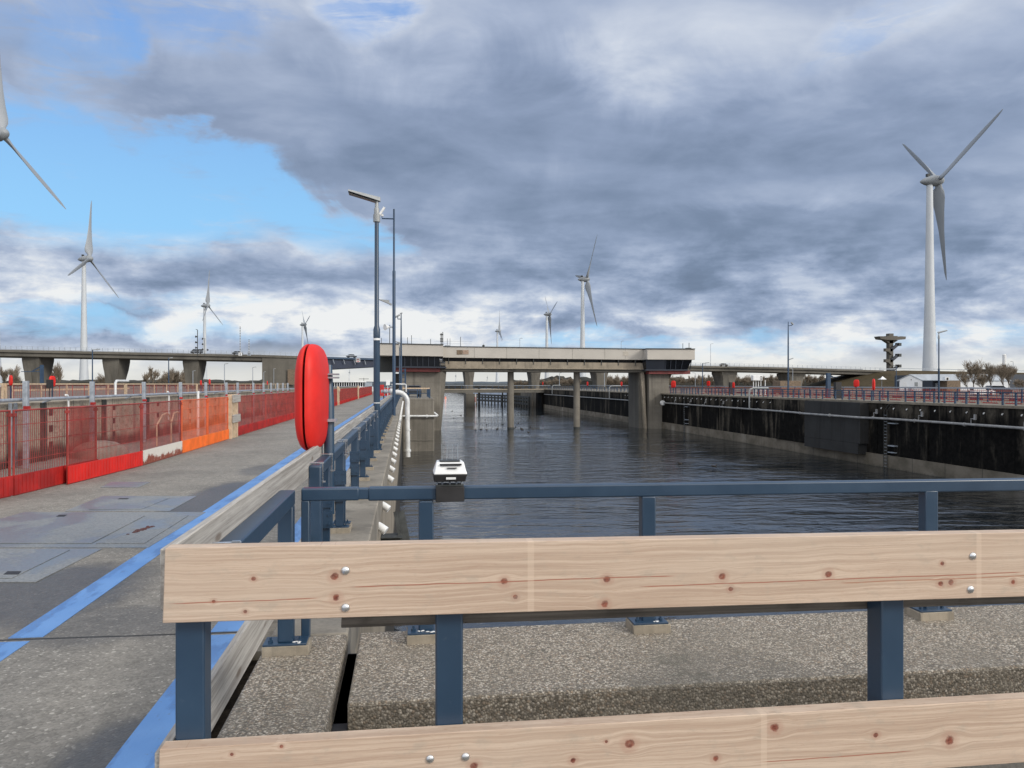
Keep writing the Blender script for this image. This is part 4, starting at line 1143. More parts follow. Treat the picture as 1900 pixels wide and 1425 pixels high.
# far side of that lock: second row of barriers, timber rail, lifebuoys
gB = 'red barriers on the far side of the left lock'
pf = barrier_proto('red mesh barrier with pale label plate on the far side of the left lock', 'redwire', 'red', fine=False, group=gB, plate=2); uf = [False]
for k in range(46):
    y_ = 48 + 2.62 * k
    lay(pf, uf, (-29.8, y_), (-29.8, y_ + 2.6), 'red mesh barrier with pale label plate on the far side of the left lock', .27)
t = thing('timber_rail', 'long pale timber rail fence behind the far red barriers on the left', 'fence', (-31, 70, .25))
MB().box(-31.05, -30.95, 40, 210, 1.62, 1.74).build('top_rail', M['timbernew'], t)
MB().box(-31.04, -30.96, 66, 92, 1.10, 1.26).build('lower_rail', M['timbernew'], t)
for k in range(34): MB().box(-31.10, -31.0, 41 + 5 * k, 41.12 + 5 * k, .25, 1.62).build('post', M['timbernew'], t)
for px, lab in ((232, 'pale timber gate posts in the far left barrier row'), (365, 'narrow pale timber gate posts in the far barrier row behind the third post'), (5, 'pale timber post at the left edge behind the barriers')):
    tt = (px - 950) / FPX; yy = -29.6 * (cs - tt * sn) / (cs * tt + sn)
    tag(MB().box(-29.7, -29.6, yy, yy + .2, .25, 1.72).box(-29.7, -29.6, yy + .45, yy + .65, .25, 1.72).box(-29.72, -29.68, yy, yy + .65, 1.2, 1.6).build('gate_posts', M['timbernew'], None), lab, 'timber gate')
def at_row(px, Xr):
    tt = (px - 950) / FPX; return Xr * (cs - tt * sn) / (cs * tt + sn)
def far_buoy(px, Xr, zc, s, lab, rz=0.0):
    yy = at_row(px, Xr)
    q = lifebuoy(lab, (Xr, yy, 0), rz, 'small lifebuoy cases standing along the lock rails', .40 * s, .30 * s, .10 * s, False, zc)
    q2 = MB().box(-.04, .04, -.04, .04, .0, zc - .3 * s); 
    p_ = MB().box(Xr - .04, Xr + .04, yy - .04, yy + .04, .0, zc - .25 * s).build('post', M['bluefar'], None); p_.location = (0, 0, 0)
    p_.parent = q; p_.matrix_parent_inverse = (Matrix.Translation(q.location) @ Matrix.Rotation(rz, 4, 'Z')).inverted()
    return q
far_buoy(20, -29.4, 1.95, 1.0, 'red lifebuoy case with round ring, far left above the lock wall', R(40))
far_buoy(97, -29.4, 1.90, 1.15, 'red lifebuoy case seen edge-on beside a dark box, far left lock side', R(-15))
far_buoy(373, -29.4, 1.85, .95, 'red lifebuoy case on the far left row beyond the fifth galvanised post', R(0))
far_buoy(389, -29.4, 2.0, 1.1, 'bright red lifebuoy case at the foot of the third wind turbine')
far_buoy(496, -29.4, 1.9, 1.1, 'red lifebuoy case in front of the concrete bridge abutment')
yy = at_row(92, -29.4)
tag(MB().box(-29.6, -29.2, yy - .15, yy + .25, 1.35, 2.05).box(-29.45, -29.4, yy, yy + .05, .25, 1.35).build('control_box', M['black'], None), 'black box beside the edge-on lifebuoy case, far left lock side', 'box')
yy = at_row(214, -29.3)
tag(MB().tube([(-29.3, yy, .25), (-29.3, yy, 1.75), (-29.3, yy + .3, 2.0), (-29.3, yy + 3.6, 2.0)], .13, 10).build('gooseneck_pipe', M['pipe'], None, smooth=True), 'grey gooseneck pipe on the far side of the left lock', 'pipe')

# =================================================================== BLOCK AT THE LEFT WALL
yb = 90.8
t = thing('mooring_block', 'square concrete block jutting from the left canal wall in front of the bridge pier', 'block', (1.6, 92, WZ))
X0b, X1b = W(756, 91.5)[0] - .6, W(805, 91.5)[0]
MB().box(QX, X1b, yb, 131, -8, .02).build('block', M['concpier'], t, bevel=.12, seg=3)
MB().box(QX, X1b - .1, yb - .05, yb, -5.0, -4.9).build('ledge', M['concvia'], t)
t = thing('block_railing', 'dark blue railing with pale timber top around the concrete block', 'railing', (1.6, 91, .02))
for y_ in (yb + .3,):
    MB().box(QX, X1b - .5, y_ - .06, y_ + .06, 1.10, 1.24).build('top_rail', M['timbernew'], t)
    MB().box(QX, X1b - .5, y_ - .03, y_ + .03, .55, .62).build('mid_rail', M['bluefar'], t)
MB().box(X1b - .56, X1b - .44, yb + .3, yb + 14, 1.10, 1.22).build('top_rail', M['bluefar'], t)
for xx in (.25, 1.35, 1.65, X1b - .5): MB().box(xx - .06, xx + .06, yb + .22, yb + .36, .02, 1.1).build('post', M['bluefar'], t)
for k in range(5): MB().box(X1b - .55, X1b - .45, yb + 3 * k, yb + 3 * k + .1, .02, 1.1).build('post', M['bluefar'], t)
t = thing('wall_pipe', 'short silver pipe across the face of the concrete block', 'pipe', (1.6, yb - .25, -2.1))
MB().tube([(QX - .2, yb - .28, Z(771.5, 90.3)), (W(811, 90.3)[0], yb - .28, Z(772, 90.3)), (W(812, 90.3)[0], yb - .20, Z(771, 90.3)), (W(806, 90.3)[0], yb + .2, Z(766, 90.3))], .12, 10).build('pipe', M['pipe'], t, smooth=True)
for px in (760, 792): MB().tube([(W(px, 90.3)[0] - .08, yb - .28, -2.1), (W(px, 90.3)[0] + .08, yb - .28, -2.1)], .19, 10).build('flange', M['pipe'], t)

def car_mesh(parent, body, s=1.0, van=False):
    """length along local y, 4.4 m"""
    prof = [(-2.2, .35), (-2.2, .85), (-1.75, 1.0), (-1.2, 1.05), (-.75, 1.48), (1.0, 1.50), (1.75, 1.05), (2.15, .95), (2.2, .4)] if not van else [(-2.4, .35), (-2.4, 1.1), (-1.9, 1.25), (-1.35, 1.95), (2.35, 2.0), (2.4, .35)]
    MB().prismx([(y_ * s, z_ * s) for y_, z_ in prof], -.86 * s, .86 * s).build('body', body, parent, bevel=.06 * s)
    gl = [(-1.15, 1.08), (-.76, 1.40), (.96, 1.42), (1.5, 1.08)] if not van else [(-1.7, 1.35), (-1.3, 1.82), (-.3, 1.86), (-.3, 1.35)]
    for sg in (-1, 1):
        MB().prismx([(y_ * s, z_ * s) for y_, z_ in gl], sg * .862 * s, sg * .885 * s).build('side_window', M['darkglass'], parent)
    fw = [(-1.22, 1.07), (-.80, 1.44)] if not van else [(-1.88, 1.32), (-1.40, 1.88)]
    bk = [(1.04, 1.46), (1.70, 1.09)] if not van else [(2.405, 1.35), (2.405, 1.8)]
    for (a, b_), nm in ((fw, 'windscreen'), (bk, 'rear_window')):
        q = .03 if nm == 'rear_window' else -.03
        MB().add([(-.75 * s, (a[0] + q) * s, (a[1] + .02) * s), (.75 * s, (a[0] + q) * s, (a[1] + .02) * s), (.68 * s, (b_[0] + q) * s, (b_[1] + .02) * s), (-.68 * s, (b_[0] + q) * s, (b_[1] + .02) * s)], [(0, 1, 2, 3)]).build(nm, M['darkglass'], parent)
    for y_ in (-1.35, 1.35):
        for sg in (-1, 1):
            MB().tube([(sg * .68 * s, y_ * s, .32 * s), (sg * .88 * s, y_ * s, .32 * s)], .32 * s, 14).build('wheel', M['black'], parent)
def car(lab, loc, rz, body, s=1.0, van=False, cat='car'):
    t = thing('parked_car' if not van else 'parked_van', lab, cat, (0, 0, 0))
    car_mesh(t, M[body], s, van); t.location = loc; t.rotation_euler = (0, 0, rz); return t
xx, yy = W(767.5, 100)
car('dark blue car parked on the concrete block below the left cabin', (xx, yy, .02), R(4), 'car_d', .98)
# blue ladder frame beside it
xx, yy = W(752, 100)
t = thing('ladder_rack', 'blue steel ladder frame behind the big bent pipe', 'frame', (xx, yy, 0))
MB().box(xx - .1, xx + .1, yy, yy + .2, 0, Z(684, 100)).box(xx - .75, xx - .6, yy, yy + .2, 0, Z(690, 100)).build('uprights', M['bluefar'], t)
lb = MB()
for k in range(5): lb.box(xx - .7, xx, yy + .05, yy + .12, 1.5 + k * .5, 1.58 + k * .5)
lb.beam((xx - .68, yy + .1, 2.4), (xx, yy + .1, 3.6), .06, .06)
lb.build('bars', M['bluefar'], t)
# red gate panels at the end of the walkway
xx, yy = W(712, 60)
t = thing('red_gate', 'dark red gate panels at the far end of the walkway left of the camera pole', 'gate', (xx, yy, 0))
MB().box(xx - .05, xx + .05, yy + .05, yy + .12, 0, .8).build('gate_post', M['steeldk'], t)
for dx in (-.2, .3):
    MB().box(xx + dx - .22, xx + dx + .22, yy + dx * .4, yy + dx * .4 + .04, .75, 1.62 - (dx > 0) * .25).build('panel', M['red'], t)

# =================================================================== CONTROL BRIDGE
YB = 131.0
def Xat(px, Y0=YB):
    tt = (px - 950) / FPX; k = (cs * tt + sn) / (cs - tt * sn); return Y0 * k
def Zat(px, py, Y0=YB):
    tt = (px - 950) / FPX; d = Y0 / (cs - tt * sn); return Z(py, d)
t = thing('control_bridge', 'long cream control bridge on concrete piers spanning the canal with glazed cabins at both ends', 'bridge', (20, YB, WZ))
# main fascia: a closed gallery
zt0, zt1 = Zat(822, 642.5), Zat(1200, 647)
def gal(pxa, pxb, yta, ytb, yba, ybb, yf, yb_, name, m, bev=.04):
    a, b_ = Xat(pxa, yf), Xat(pxb, yf)
    za, zb, zc, zd = Zat(pxa, yta, yf), Zat(pxb, ytb, yf), Zat(pxa, yba, yf), Zat(pxb, ybb, yf)
    return MB().hexa([(a, yf, zc), (b_, yf, zd), (b_, yb_, zd), (a, yb_, zc)], [(a, yf, za), (b_, yf, zb), (b_, yb_, zb), (a, yb_, za)]).build(name, m, t, bevel=bev)
fas = gal(821.5, 1202, 643.2, 648, 663.5, 668, YB, YB + 9, 'fascia', M['fascia'])
gal(821, 1203, 642.0, 646.8, 643.3, 648.1, YB - .12, YB + 9.1, 'roof_edge', M['steeldk'], 0)
gal(702, 822.5, 637.5, 640.0, 659.5, 661.5, YB - 2.2, YB + 9, 'fascia', M['fascia'])
gal(701.5, 823, 636.2, 638.6, 637.6, 640.1, YB - 2.35, YB + 9.1, 'roof_edge', M['steeldk'], 0)
gal(1201, 1289.5, 647.5, 648.0, 667.2, 667.5, YB - 2.2, YB + 9, 'fascia', M['fascia'])
gal(1200.5, 1290, 646.0, 646.6, 647.6, 648.1, YB - 2.35, YB + 9.1, 'roof_edge', M['steeldk'], 0)
# joints of cladding
for px in (880, 940, 1000, 1062, 1122, 1160):
    gal(px, px + .35, 645, 645, 665.5, 665.5, YB - .015, YB, 'cladding_joint', M['concvia'], 0)
gal(847.5, 858, 649.5, 649.5, 657.8, 657.8, YB - .05, YB, 'louvre', M['brick'], 0)
gal(858.6, 869.5, 649.5, 649.5, 657.3, 657.3, YB - .05, YB, 'louvre', plain('tan louvre', (.30, .22, .17), .7), 0)
gal(1156, 1166, 652, 652, 660, 660, YB - .04, YB, 'louvre', plain('pale louvre', (.42, .39, .34), .7), 0)
# dark glazed strip, balcony panels, lower beam
gal(822, 1200, 663.5, 668.1, 671, 674.5, YB + 1.1, YB + 7, 'window_strip', M['darkglass'], 0)
for k in range(12):
    px = 832 + k * 31.5
    gal(px, px + 1.2, 664 + k * .35, 664 + k * .35, 675 + k * .3, 675 + k * .3, YB + .15, YB + 1.0, 'bracket', M['steeldk'], 0)
gal(826, 1199, 670.3, 673.5, 682.6, 684.6, YB + .25, YB + .75, 'balcony_panels', concrete('balcony concrete', (.27, .235, .185), .7, .5, (2.5, 0)), .02)
gal(826, 1196, 682.6, 684.4, 683.8, 685.8, YB + .05, YB + 8, 'ledge', M['concpad'], 0)
gal(815, 1200, 684.0, 686.0, 689.0, 691.0, YB + .5, YB + 7.5, 'main_beam', M['concvia'], .03)
# left cabin glazing
gal(733, 816, 660, 661, 680, 681.5, YB - 1.6, YB + 7, 'cabin_glazing', M['darkglass'], 0)
gal(704, 733, 659.5, 660, 690, 690, YB + 3.0, YB + 8, 'cabin_side', M['steeldk'], 0)
for k, px in enumerate((734, 751, 762.5, 774, 784.5, 795, 806, 817)):
    gal(px - .5, px + .7, 660.5, 660.5, 680, 680, YB - 1.72, YB - 1.6, 'mullion', M['cladgrey'], 0)
gal(728, 828, 679.3, 680.3, 682, 683, YB - 1.9, YB + 7.2, 'cabin_sill', M['cladgrey'], 0)
gal(733, 816.5, 682, 683, 689, 690, YB - 1.2, YB + 7, 'red_trim', M['redtrim'], 0)
# right cabin: glazing leaning inwards towards the foot
a0, a1 = Xat(1200, YB - 1.9), Xat(1283.5, YB - 1.9); zt_, zb_ = Zat(1240, 667.3, YB - 1.8), Zat(1240, 685.8, YB - 1.8)
MB().hexa([(a0 + .1, YB - 1.3, zb_), (a1 - .55, YB - 1.3, zb_), (a1 - .55, YB + 7, zb_), (a0 + .1, YB + 7, zb_)],
          [(a0 - .2, YB - 1.9, zt_), (a1, YB - 1.9, zt_), (a1, YB + 7, zt_), (a0 - .2, YB + 7, zt_)]).build('cabin_glazing', M['darkglass'], t)
MB().hexa([(a0 + .12, YB - 1.34, zb_), (Xat(1234, YB - 1.34), YB - 1.34, zb_), (Xat(1234, YB - 1.34), YB - 1.28, zb_), (a0 + .12, YB - 1.28, zb_)],
          [(a0 - .18, YB - 1.94, zt_), (Xat(1234, YB - 1.94), YB - 1.94, zt_), (Xat(1234, YB - 1.94), YB - 1.88, zt_), (a0 - .18, YB - 1.88, zt_)]).build('cabin_panel', M['cladgrey'], t)
for px0, px1 in ((1235.5, 1234.5), (1245, 1243.5), (1254.5, 1253), (1267.5, 1263.5), (1283, 1280)):
    MB().beam((Xat(px0, YB - 1.95), YB - 1.96, zt_), (Xat(px1, YB - 1.35), YB - 1.36, zb_), .13, .10, (0, 1, 0)).build('mullion', M['cladgrey'], t)
MB().box(a0 - .05, a1 - .5, YB - 1.45, YB + 7.1, zb_ - .18, zb_ + .04).build('cabin_sill', M['cladgrey'], t)
gal(1204, 1281, 687.3, 687.6, 693.8, 694, YB - 1.0, YB + 7, 'red_trim', M['redtrim'], .03)
# columns
for px in (947.5, 1070): 
    xx = Xat(px, YB + 3.0)
    MB().lathe([(.59, -8), (.56, Zat(px, 689, YB + 3))], 24, (xx, YB + 3.0, 0)).build('column', M['concpier'], t, smooth=True)
    MB().lathe([(.60, WZ - .5), (.60, WZ + .28)], 24, (xx, YB + 3.0, 0)).build('waterline_stain', M['steeldk'], t, smooth=True)
# right pier: shaft with a sloping fin on its left face
x0, x1 = Xat(1204), Xat(1241.5)
zt_ = Zat(1222, 693.5)
MB().box(x0, x1, YB, YB + 9, -8, zt_).build('pier', M['concpier'], t, bevel=.06)
xf = Xat(1185, YB + 1.5)
MB().prism([(x0 - .05, -8), (xf + .1, -8), (xf, Zat(1190, 690)), (x0 - .05, Zat(1190, 690))], YB + 1.6, YB + 8).build('pier_fin', M['concvia'], t)
MB().hexa([(xf + 1.0, YB + .7, -8), (x0 - .02, YB + .7, -8), (x0 - .02, YB + 1.62, -8), (xf + 1.0, YB + 1.62, -8)],
          [(xf + .1, YB + .7, Zat(1190, 690)), (xf + .75, YB + .7, Zat(1190, 690)), (xf + .75, YB + 1.62, Zat(1190, 690)), (xf + .1, YB + 1.62, Zat(1190, 690))]).build('pier_rib', M['concpad'], t, bevel=.03)
# raised wedge on the front of the pier
za = Zat(1213, 752)
MB().add([(x0 + .03, YB - .001, zt_ - .1), (x0 + .03, YB - .16, za), (x0 + 1.15, YB - .16, za), (x0 + .35, YB - .001, zt_ - .1), (x0 + .03, YB - .2, -7), (x1 - .03, YB - .2, -7), (x1 - .03, YB - .16, za), (x0 + .03, YB, -7), (x1 - .03, YB, -7), (x1 - .03, YB, za + .05), (x0 + 1.15, YB, za + .05)],
        [(0, 3, 2, 1), (1, 2, 6, 5, 4), (2, 10, 9, 6), (5, 6, 9, 8), (3, 10, 2)]).build('pier_facing', M['concpier'], t)
# strut right of the pier
MB().hexa([(x1, YB + 3, Zat(1243, 713)), (x1 + .5, YB + 3, Zat(1243, 713)), (x1 + .5, YB + 6, Zat(1243, 713)), (x1, YB + 6, Zat(1243, 713))],
          [(x1 + .2, YB + 3, Zat(1243, 694)), (x1 + 1.6, YB + 3, Zat(1243, 694)), (x1 + 1.6, YB + 6, Zat(1243, 694)), (x1 + .2, YB + 6, Zat(1243, 694))]).build('strut', M['concvia'], t)
MB().box(x1, x1 + 1.6, YB + 4, YB + 8, -8, .1).build('abutment', M['concvia'], t)
# left pier with sloping right face
x0, x1 = Xat(733, YB), Xat(817.5, YB)
zt_ = Zat(790, 690.5)
xa0 = Xat(757)
MB().add([(xa0 - 1.3, YB, -8), (Xat(815), YB, -8), (Xat(818.5), YB, zt_), (xa0 - 1.3, YB, zt_), (xa0 - 1.3, YB + 9, -8), (Xat(815), YB + 9, -8), (Xat(818.5), YB + 9, zt_), (xa0 - 1.3, YB + 9, zt_)],
        [(0, 1, 2, 3), (7, 6, 5, 4), (0, 4, 5, 1), (3, 2, 6, 7), (1, 5, 6, 2), (0, 3, 7, 4)]).build('pier', M['concpier'], t, bevel=.05)
MB().hexa([(Xat(815) - .3, YB + .02, -8), (Xat(817), YB + .6, -8), (Xat(817), YB + 7, -8), (Xat(815) - .3, YB + 7, -8)],
          [(Xat(817), YB + .3, zt_ + .1), (Xat(829), YB + 1.2, zt_ + .1), (Xat(829), YB + 7, zt_ + .1), (Xat(817), YB + 7, zt_ + .1)]).build('pier_fin', M['concvia'], t)
MB().box(x0 - .5, x0 + 1.6, YB + 5, YB + 8.5, -1, zt_ - .2).build('back_column', M['concvia'], t)
MB().box(Xat(806), Xat(816.5), YB - .25, YB, WZ - 1, Zat(811, 801)).build('pier_foot', M['concvia'], t)
# roof gear
def mast(px, y0, y1, r_=.05, Y0=YB + 3, name='mast'):
    a = Xat(px, Y0); return MB().tube([(a, Y0, Zat(px, y0, Y0)), (a, Y0, Zat(px, y1, Y0))], r_, 5).build(name, M['steeldk'], t)
for px, yt in ((707.5, 627), (723, 603), (756, 626), (763.5, 622), (799, 629), (854.5, 625)): mast(px, 643, yt, .05 if yt > 610 else .07)
mast(818.5, 645, 618, .09); mast(821.5, 645, 616, .07)
mast(830, 645, 628, .035); mast(835, 645, 628, .035)
ab = MB()
for py in (630, 634, 622): ab.box(Xat(816.5, YB + 3), Xat(822.5, YB + 3), YB + 2.9, YB + 3.1, Zat(819, py, YB + 3), Zat(819, py - 2.2, YB + 3))
ab.build('antenna', M['steeldk'], t)
hr = MB()
for py in (633.5, 638): hr.box(Xat(806, YB + 5), Xat(875, YB + 5), YB + 5, YB + 5.03, Zat(840, py, YB + 5), Zat(840, py - .35, YB + 5))
hr.build('roof_rail', M['galv'], t)
MB().box(Xat(827), Xat(837.5), YB + 2.5, YB + 4, Zat(832, 643), Zat(832, 639)).build('roof_unit', M['galv'], t)
MB().box(Xat(898), Xat(902), YB + 2.5, YB + 3, Zat(900, 641.5), Zat(900, 638.6)).build('roof_horn', M['steeldk'], t)
mast(897.5, 644, 637.5, .03); mast(1267, 648, 637, .05); mast(1278.5, 648, 636, .06)
MB().box(Xat(1275), Xat(1283), YB, YB + 1, Zat(1279, 647.5), Zat(1279, 645.3)).build('roof_unit', M['steeldk'], t)
gal(900, 1200, 641.6, 645.4, 641.9, 645.7, YB + .2, YB + .25, 'roof_rail', M['galv'], 0)

# =================================================================== LOW LIFT BRIDGE, GUIDE WALL, BUOY, DUCKS
YL_ = 247.0
t = thing('low_bridge', 'low flat road bridge crossing the canal beyond the control bridge', 'bridge', (20, YL_, WZ))
xa, xb = QX - 2, RX + 2
MB().box(xa, xb, YL_, YL_ + 8, -1.15, -.12).build('deck', M['concvia'], t, bevel=.04)
MB().box(xa, xb, YL_ - .12, YL_, -.25, .10).build('deck_edge', M['concpad'], t)
MB().box(xa, xb, YL_ - .06, YL_, 1.15, 1.25).box(xa, xb, YL_ + 7.9, YL_ + 8, 1.1, 1.2).build('top_rail', M['galv'], t)
MB().box(xa, xb, YL_ - .04, YL_, .60, .66).build('mid_rail', M['bluefar'], t)
for k in range(24): MB().box(xa + 2 * k, xa + 2 * k + .12, YL_ - .08, YL_, .1, 1.15).build('post', M['bluefar'], t)
MB().box(RX - .8, RX + 6, YL_ + 1, YL_ + 12, -8, -.2).build('abutment', M['rightwall'], t)
# timber guide wall
gx = [(*W(884, 330), 0), (*W(940, 300), 0), (*W(982, 262), 0)]
t = thing('guide_wall', 'dark timber guide wall of piles and rails beyond the low bridge', 'guide wall', (gx[1][0], gx[1][1], WZ))
for z_ in (WZ + 1.0, WZ + 2.3, WZ + 3.3):
    MB().beam((gx[0][0], gx[0][1], z_), (gx[1][0], gx[1][1], z_), .4, .7).beam((gx[1][0], gx[1][1], z_), (gx[2][0], gx[2][1], z_), .4, .7).build('waling', M['steeldk'], t)
for k in range(20):
    f_ = k / 19 * 2; i = min(1, int(f_)); g_ = f_ - i
    x_ = gx[i][0] + (gx[i + 1][0] - gx[i][0]) * g_; y_ = gx[i][1] + (gx[i + 1][1] - gx[i][1]) * g_
    MB().tube([(x_, y_, WZ - 1), (x_, y_, WZ + 3.6)], .30, 6).build('pile', M['steeldk'], t)
MB().beam((gx[0][0], gx[0][1] + 1.5, WZ + 5.2), (gx[2][0] - 1, gx[2][1] + 1.5, WZ + 5.4), .1, .12).build('handrail', M['white'], t)
for px, lab, r_ in ((889, 'thick dark mooring pile left end of the guide wall', .45), (942, 'dark mooring pile behind the left bridge column', .4), (932.5, 'slender dark mooring pile in the middle of the guide wall', .28)):
    a = W(px, 290); tag(MB().tube([(a[0], a[1], WZ - 1), (a[0], a[1], WZ + 6.5)], r_, 8).build('mooring_pile', M['steeldk'], None), lab, 'pile')
a = W(881, 300)
t = thing('marker_post', 'pale timber mooring head with a red mark at the end of the guide wall', 'marker post', (a[0], a[1], WZ))
MB().box(a[0] - .9, a[0] - .2, a[1], a[1] + .8, WZ - 1, WZ + 3.6).box(a[0] + .5, a[0] + .9, a[1], a[1] + .8, WZ - 1, WZ + 4.0).build('post', M['timberpost'] if 'timberpost' in M else M['brick'], t)
MB().box(a[0] - .2, a[0] + .5, a[1] - .1, a[1] + .5, WZ + .3, WZ + 3.8).build('mark', M['white'], t)
MB().box(a[0] - .05, a[0] + .3, a[1] - .14, a[1] - .1, WZ + .8, WZ + 2.9).build('red_mark', M['red'], t)
# moored barge behind the guide wall
a0 = W(890, 420); a1 = W(984, 360)
t = thing('moored_barge', 'pale blue and white barge lying behind the timber guide wall', 'barge', (a0[0], a0[1], WZ))
MB().beam((a0[0], a0[1], WZ + 2.4), (a1[0], a1[1], WZ + 2.4), 9, 5.0).build('hull', plain('pale blue hull', (.42, .50, .62), .5, 0, .2, .3, obj=False), t, bevel=.2)
MB().beam((a0[0], a0[1], WZ + 5.1), (a1[0], a1[1], WZ + 5.1), 7.5, .5).build('hatch_covers', M['white'], t)
a = W(826.5, 7.9 * FPX / (741.5 - 712.5))
t = thing('channel_buoy', 'small orange and white buoy floating by the left pier', 'buoy', (0, 0, 0))
MB().lathe([(.25, -.3), (.62, 0), (.62, .35), (.42, .6), (.40, 1.3), (.1, 1.5)], 14).build('body', M['orangebuoy'], t, smooth=True)
MB().lathe([(.64, .05), (.64, .30)], 14).lathe([(.42, .75), (.42, .95)], 14).build('band', M['white'], t)
t.location = (a[0], a[1], WZ)
dk = MB(); dk.ell((0, 0, .05), .22, .12, .09, 10, 6).ell((.20, 0, .19), .06, .05, .055, 8, 5).tube([(.14, 0, .07), (.19, 0, .18)], .035, 6).tube([(.25, 0, .185), (.32, 0, .175)], [.02, .008], 5).tube([(-.18, 0, .08), (-.30, 0, .14)], [.05, .01], 5)
duck = dk.build('duck', M['duck'], None, smooth=True)
tag(duck, 'small dark duck afloat among the flock by the bridge columns', 'duck', 'ducks resting on the canal'); used = [False]; rr = random.Random(8)
for px, py in ((882.5, 798), (892.5, 797), (903, 798), (903, 788), (923, 796), (921.5, 797.5), (932.5, 788), (957, 793), (954, 795), (967.5, 795.5), (969, 798), (981, 803), (984, 793), (962, 786), (839, 763), (842, 776), (855, 771), (821, 765), (1262, 861), (1325, 866)):
    d = 7.88 * FPX / (py - 712.5); a = W(px, d)
    o = place(duck, used, (a[0], a[1], WZ), rr.uniform(0, 6.3), 'small dark duck afloat among the flock by the bridge columns' if py < 850 else 'stray duck on the dark water near the right wall')
# =================================================================== ROAD VIADUCT
VK = [(-420, 196, 636), (0, 213, 648.5), (490, 236, 658.7), (700, 253, 664.8), (871, 268, 669.8), (1282, 277, 678.2), (1440, 279, 681.3), (1640, 284, 687.2)]
def vdeck(px):
    for a, b in zip(VK, VK[1:]):
        if px <= b[0] or b is VK[-1]:
            f = (px - a[0]) / (b[0] - a[0])
            d = a[1] + (b[1] - a[1]) * f; py = a[2] + (b[2] - a[2]) * f
            x_, y_ = W(px, d); return x_, y_, Z(py, d), d
def extr(pxs, prof, name, m, parent):
    """prof: (offset away from viewer, dz) around the section"""
    v = []; f = []; n = len(prof)
    pts = [vdeck(p) for p in pxs]
    for i, (x_, y_, z_, d) in enumerate(pts):
        a = pts[max(0, i - 1)]; b = pts[min(len(pts) - 1, i + 1)]
        dx, dy = b[0] - a[0], b[1] - a[1]; l_ = math.hypot(dx, dy); nx, ny = -dy / l_, dx / l_
        if ny < 0: nx, ny = -nx, -ny
        for o_, dz in prof: v.append((x_ + nx * o_, y_ + ny * o_, z_ + dz))
        if i:
            for j in range(n): f.append(((i - 1) * n + j, (i - 1) * n + (j + 1) % n, i * n + (j + 1) % n, i * n + j))
    f.append(tuple(range(n))); f.append(tuple((len(pts) - 1) * n + j for j in range(n)))
    return MB().add(v, f).build(name, m, parent)
t = thing('road_viaduct', 'long concrete road viaduct on flared piers crossing the whole background', 'viaduct', (*W(871, 268), WZ))
for nm, r in (('left_deck', [-420, -200, 0, 160, 320, 490, 552]), ('right_deck', [745, 800, 871, 1000, 1140, 1282, 1360, 1440, 1540, 1640])):
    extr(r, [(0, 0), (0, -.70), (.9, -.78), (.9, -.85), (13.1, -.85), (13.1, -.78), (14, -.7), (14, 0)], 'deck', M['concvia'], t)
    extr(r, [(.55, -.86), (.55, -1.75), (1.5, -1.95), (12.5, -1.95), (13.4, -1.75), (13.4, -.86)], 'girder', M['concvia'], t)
    extr(r, [(.05, .55), (.05, .63), (.12, .63), (.12, .55)], 'guard_rail', M['galv'], t)
    extr(r, [(.05, .98), (.05, 1.04), (.11, 1.04), (.11, .98)], 'hand_rail', M['galv'], t)
    extr(r, [(13.6, .55), (13.6, .75), (13.7, .75), (13.7, .55)], 'guard_rail', M['galv'], t)
ps = MB()
for px in list(range(-20, 552, 10)) + list(range(760, 1640, 9)):
    x_, y_, z_, d = vdeck(px); ps.box(x_ - .05, x_ + .05, y_ + .04, y_ + .12, z_, z_ + 1.0)
o = ps.build('rail_posts', M['galv'], t); o["kind"] = 'stuff'
# piers, wide heads tapering to the foot
def vpier(px, w_top=2.1, w_bot=1.45, base=-8, head=True):
    x_, y_, z_, d = vdeck(px); zt = z_ - 1.93
    zm = zt - (zt + 1.5) * .45
    y0, y1 = y_ + 2.0, y_ + 11.5
    def ring(w, s0, s1, z): return [(x_ - w, y0 + s0, z), (x_ + w, y0 + s0, z), (x_ + w, y1 + s1, z), (x_ - w, y1 + s1, z)]
    rings = [ring(w_bot, .9, -1.4, base), ring(w_bot, .9, -1.4, zm - 1.2), ring(w_top * .88, .25, -.4, zm + 1.6), ring(w_top, 0, 0, zt - .75), ring(w_top, 0, 0, zt)]
    v = [p for r in rings for p in r]
    f = [(0, 3, 2, 1), (16, 17, 18, 19)] + [(i + 4 * l, (i + 1) % 4 + 4 * l, (i + 1) % 4 + 4 * l + 4, i + 4 * l + 4) for l in range(4) for i in range(4)]
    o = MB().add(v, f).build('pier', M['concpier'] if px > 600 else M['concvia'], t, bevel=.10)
    # folded panel down the front
    MB().add([(x_ - w_bot * .9, y0 + .86, -1), (x_ + w_bot * .1, y0 + .5, zm - 1.2), (x_ - w_top * .2, y0 - .12, zt - .9), (x_ - w_top * .85, y0 - .12, zt - .9), (x_ + w_bot * .1, y0 + .95, -1), (x_ - w_top * .2, y0 + .3, zt - .9)],
             [(0, 1, 2, 3), (0, 4, 1), (1, 5, 2)]).build('pier_fold', M['concvia'], t)
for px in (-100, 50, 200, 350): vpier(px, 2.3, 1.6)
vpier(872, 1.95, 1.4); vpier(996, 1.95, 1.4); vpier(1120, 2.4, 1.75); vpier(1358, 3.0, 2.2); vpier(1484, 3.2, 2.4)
a = W(892, 262)
MB().box(W(864, 262)[0], W(881, 262)[0], a[1] - .5, a[1] + 2, -8, WZ + 4.6).build('pier_fender', M['concvia'], t)
x0_, y0_, z0_, d0 = vdeck(486); x1_, y1_, z1_, d1 = vdeck(552)
